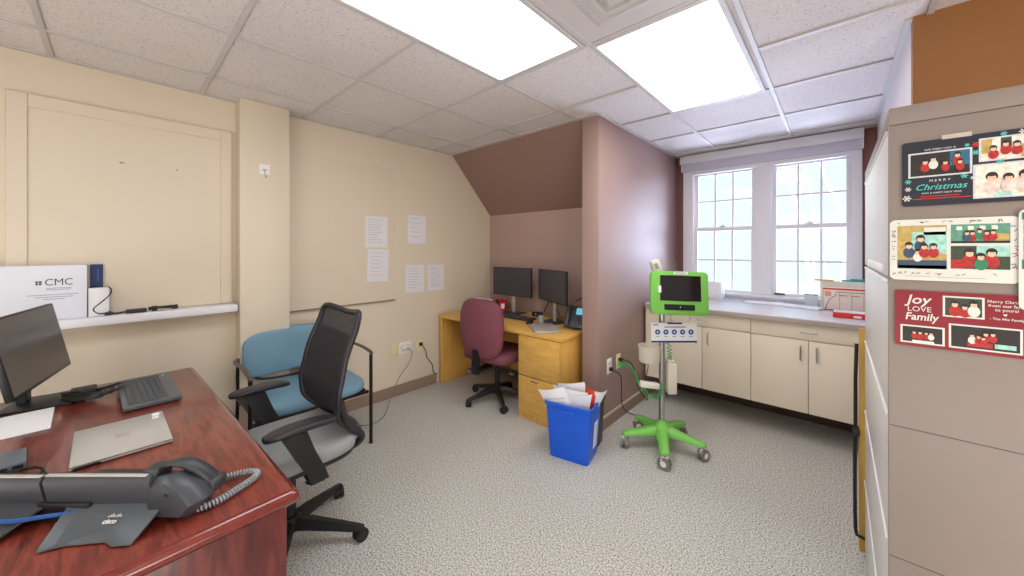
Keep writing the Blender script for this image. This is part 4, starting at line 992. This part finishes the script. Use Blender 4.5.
def photo(t, x0, x1, y0, y1, bg, people, frame=None, extra=None):
    b = mk()
    if frame: b.use(frame); b.rect(x0-.0035, x1+.0035, y0-.0035, y1+.0035, .0003)
    b.use(bg); b.rect(x0, x1, y0, y1, .0005)
    if extra:
        for (m, a0, a1, b0, b1) in extra: b.use(m); b.rect(x0+(x1-x0)*a0, x0+(x1-x0)*a1, y0+(y1-y0)*b0, y0+(y1-y0)*b1, .0006)
    for i, (u, v, s, top) in enumerate(people): person(b, x0+(x1-x0)*u, y0+(y1-y0)*v, s, top, z=.0008+.0006*i)
    return build('photo_print', b, parent=t, angle=10)
T = Matrix.Translation
def flake(b, x, y, r, z=.0009):
    for k in range(3):
        a = PI*k/3; M_ = T((x, y, z)) @ Matrix.Rotation(a, 4, 'Z'); b.prism([(-r, -r*.13), (r, -r*.13), (r, r*.13), (-r, r*.13)], 0, .0003, M=M_)
    for k in range(6): b.disc((x+r*.7*math.cos(PI*k/3), y+r*.7*math.sin(PI*k/3)), r*.25, r*.25, z+.0004, 6)
# card 1 navy  x .118-.318, z 1.505-1.66
c1 = card('christmas_card', 'navy Christmas card with snowflakes, topmost on the filing cabinet side', .118, 1.503, .200, .154, cardnavy)
photo(c1, -.086, .004, -.006, .046, p_dark, [(.26, .60, .015, p_red), (.40, .70, .015, cardwhite), (.80, .78, .015, p_red), (.60, .50, .013, p_red), (.84, .48, .013, p_red)], glit, [(p_blue, .68, 1, .35, 1)])
photo(c1, .020, .085, .017, .062, p_cream, [(.25, .50, .015, p_red), (.5, .66, .015, p_red), (.72, .60, .015, p_red)], glit, [(p_leaf, .0, .22, .3, 1), (p_tree, .40, .62, .5, 1), (p_leaf, .8, 1, 0, .6)])
photo(c1, .012, .094, -.064, .005, p_cream, [(.27, .58, .024, p_pink), (.80, .58, .024, p_pink), (.54, .54, .020, p_pink)], glit, [(p_mint, .3, .6, 0, .14)])
text('lettering', 'WE WISH YOU A', .0062, T((-.040, .0525, .0008)), cardwhite, c1, align='CENTER')
text('lettering', 'M E R R Y', .0078, T((-.040, -.0215, .0008)), cardwhite, c1, align='CENTER')
text('lettering', 'Christmas', .0195, T((-.040, -.040, .0008)), turq, c1, sx=.98, shear=.35, align='CENTER')
text('lettering', 'AND A HAPPY NEW YEAR', .0052, T((-.038, -.0495, .0008)), cardwhite, c1, align='CENTER')
b = mk(red); b.rect(-.070, -.010, -.0560, -.0545, .0008); b.rect(-.082, .006, -.0615, -.0600, .0008); build('small_print', b, parent=c1)
b = mk(turq)
for x, y, r in ((-.090, -.018, .0055), (-.004, -.014, .0055), (.012, .036, .0055), (.045, .011, .0055), (.0, .055, .004), (.05, .070, .005)): flake(b, x, y, r)
b.use(cardwhite)
for x, y, r in ((-.090, -.036, .0055), (-.092, -.058, .0075), (.075, .070, .006), (.008, -.020, .004)): flake(b, x, y, r)
b.use(red); flake(b, .012, .054, .0055); build('snowflake_print', b, parent=c1)
b = mk(tape); b.prism([(-.022, 0), (.022, 0), (.022, .010), (-.022, .010)], 0, .0006); tag(build('tape_strip', b, loc=(.203, CYF-.0012, 1.655), rot=(R(90), 0, 0)), 'frosted tape strip above the navy Christmas card', 'tape')
# card 2 white
c2 = card('photo_card', 'white photo card with festive border, middle one on the filing cabinet side', .0975, 1.325, .192, .146, cardwhite, .011)
photo(c2, -.083, -.005, -.045, .058, p_leaf, [(.24, .52, .019, lab), (.48, .68, .020, lab), (.74, .50, .017, p_red), (.42, .38, .015, cardwhite), (.55, .50, .017, p_red)], None, [(p_mint, .3, 1, .35, .85), (lab, .0, 1, .0, .2), (p_cream, 0, 1, 0, .08), (cardwhite, .55, .98, .78, .95)])
photo(c2, .001, .083, .015, .058, p_gr, [(.38, .52, .012, p_red), (.50, .62, .012, p_green), (.62, .52, .012, p_red), (.28, .52, .012, lab), (.72, .55, .012, p_red)], None, [(p_cream, .1, .2, .7, .9), (p_cream, .3, .4, .7, .9), (p_cream, .5, .6, .7, .9), (p_cream, .7, .8, .7, .9), (p_leaf, .78, .98, .1, .5), (p_dark, 0, 1, 0, .12)])
photo(c2, .001, .083, -.043, .009, p_tree, [(.33, .66, .022, p_red), (.70, .66, .022, p_red), (.52, .50, .019, p_green)], None, [(p_mint, .45, 1, .55, 1), (p_red, .0, .25, 0, .4)])
b = mk(inkd); rnd = random.Random(4)
for k in range(44):
    s = k % 4
    if s == 0: x, y = rnd.uniform(-.085, .085), .0655
    elif s == 1: x, y = rnd.uniform(-.085, .08), -.056
    elif s == 2: x, y = -.090, rnd.uniform(-.06, .06)
    else: x, y = .0865+rnd.uniform(0, .005), rnd.uniform(-.06, .06)
    b.use(rnd.choice([inkd, p_green, inkd, p_red])); a = rnd.uniform(0, PI); M_ = T((x, y+rnd.uniform(-.002, .002), .0006)) @ Matrix.Rotation(a, 4, 'Z')
    b.prism([(-.0032, -.0006), (.0032, -.0006), (.0032, .0006), (-.0032, .0006)], 0, .0003, M=M_)
    if k % 3 == 0: b.use(p_red); b.disc((x+.003, y, ), .0014, .0014, .001, 7)
b.use(ink); b.rect(-.07, -.03, -.0635, -.0625, .0006); b.rect(-.02, .05, -.0645, -.0635, .0006); build('border_print', b, parent=c2)['kind'] = 'stuff'
# card 3 crimson
c3 = card('photo_card', 'crimson photo card reading Joy Love Family, lowest on the filing cabinet side', .106, 1.166, .200, .134, cardred, .003)
text('lettering', 'Joy', .030, T((-.062, .036, .0008)), cardwhite, c3, shear=.2, align='CENTER', bold=.0004)
text('lettering', 'LOVE', .017, T((-.060, .0175, .0008)), cardwhite, c3, sx=.95, align='CENTER')
text('lettering', 'Family', .024, T((-.057, -.003, .0008)), cardwhite, c3, sx=.86, shear=.15, align='CENTER', bold=.0004)
photo(c3, -.020, .033, .014, .055, p_tree, [(.27, .62, .018, p_red), (.54, .48, .015, p_red), (.78, .66, .018, cardwhite)], cardwhite, [(p_red, .2, .9, 0, .15)])
photo(c3, -.087, -.024, -.056, -.020, p_dark, [(.3, .62, .010, p_red), (.45, .62, .011, p_red), (.6, .62, .010, p_red), (.72, .62, .010, cardwhite)], cardwhite, [(cardwhite, .25, .8, .0, .12)])
photo(c3, -.011, .083, -.056, -.008, p_dark, [(.32, .58, .012, cardwhite), (.42, .55, .012, p_red), (.52, .70, .012, p_red), (.62, .72, .012, p_red), (.48, .50, .010, p_red)], cardwhite, [(p_red, .25, .62, .08, .3), (p_mint, .65, .95, .1, .3)])
text('lettering', 'Merry Christmas', .0085, T((.069, .049, .0008)), cardwhite, c3, align='CENTER', bold=.0001)
text('lettering', 'from our family', .0085, T((.068, .040, .0008)), cardwhite, c3, align='CENTER', bold=.0001)
text('lettering', 'to yours!', .0085, T((.066, .031, .0008)), cardwhite, c3, align='CENTER', bold=.0001)
text('lettering', '- The Mix Family -', .0068, T((.068, .012, .0008)), cardwhite, c3, align='CENTER', bold=.0001)
b = mk(cardwhite); b.quad([(x+.021, y+.004, z) for x, y, z in [(.040, .0205, .0008), (.043, .0165, .0008), (.046, .0205, .0008), (.0445, .0222, .0008), (.043, .0208, .0008), (.0415, .0222, .0008)]]); build('heart_print', b, parent=c3)
# partly visible card at the picture edge
c4 = card('photo_card', 'white, green and red card overlapping the right edge of the white photo card', .2865, 1.270, .14, .215, cardwhite, .012)
for ch in c4.children: pass
c4.location.y -= .0035
b = mk(p_green); b.rect(-.066, .066, .085, .100, .0005); b.use(redor); b.rect(-.064, .066, .0, .085, .0004); b.use(p_mint); b.rect(-.052, .05, .02, .075, .0006); b.use(p_green); b.rect(-.066, .066, -.02, .0, .0005); build('printed_panel', b, parent=c4)

# ------------------------------------------------------------------ light
w = bpy.data.worlds.new('sky'); sc.world = w; w.use_nodes = True; nt = w.node_tree
bg = nt.nodes['Background']; tc = nt.nodes.new('ShaderNodeTexCoord'); sp = nt.nodes.new('ShaderNodeSeparateXYZ'); cr = nt.nodes.new('ShaderNodeValToRGB')
nt.links.new(tc.outputs['Generated'], sp.inputs[0]); nt.links.new(sp.outputs['Z'], cr.inputs['Fac']); nt.links.new(cr.outputs[0], bg.inputs['Color'])
e = cr.color_ramp.elements; e[0].position = 0; e[0].color = lin((226, 236, 240)); e[1].position = .5; e[1].color = lin((222, 244, 250))
bg.inputs['Strength'].default_value = 1.15
def area(name, loc, target, sx, sy, power, col, portal=False):
    l = bpy.data.lights.new(name, 'AREA'); l.shape = 'RECTANGLE'; l.size = sx; l.size_y = sy; l.energy = power; l.color = col
    o = bpy.data.objects.new(name, l); COL.objects.link(o); o.location = loc
    o.rotation_euler = (Vector(target)-Vector(loc)).to_track_quat('-Z', 'Y').to_euler()
    return o
area('ground_bounce_fill', (-.75, 7.6, -.5), (-.6, 4.2, 1.5), 4.5, 1.6, 760, (.70, .74, 1.0))  # added lamp hidden below the sill, cools the ceiling like ground bounce
area('sky_fill', (-.55, 6.2, 4.6), (-.6, 3.4, .9), 3.2, 1.6, 620, (.80, .87, 1.0))  # added lamp above the window, strengthens daylight on the floor
area('side_window_fill', (2.3, 9.3, 2.0), (-1.2, 3.0, 1.4), 2.4, 2.0, 380, (.70, .74, 1.0))  # added lamp outside, out of view, throws cool light on the partition
area('rear_up_fill', (-.8, -1.5, .4), (-1.2, .2, 2.42), 3.2, .8, 24, (1.0, .97, .94))  # added unseen lamp behind the camera, aimed up to lift the ceiling
area('side_up_fill', (1.5, .2, .4), (-.6, 1.6, 2.42), 1.2, 2.4, 50, (1.0, .97, .95))  # added out-of-view fill beside the camera, brightens the ceiling
area('rear_fill', (-.3, -1.8, 1.7), (-1.0, 2.5, .9), 3.0, 1.0, 8, (1.0, .98, .96))  # added soft fill from behind, no such lamp in the room
sc.view_settings.view_transform = 'Standard'
sc.view_settings.look = 'None'
sc.view_settings.exposure = 0.30
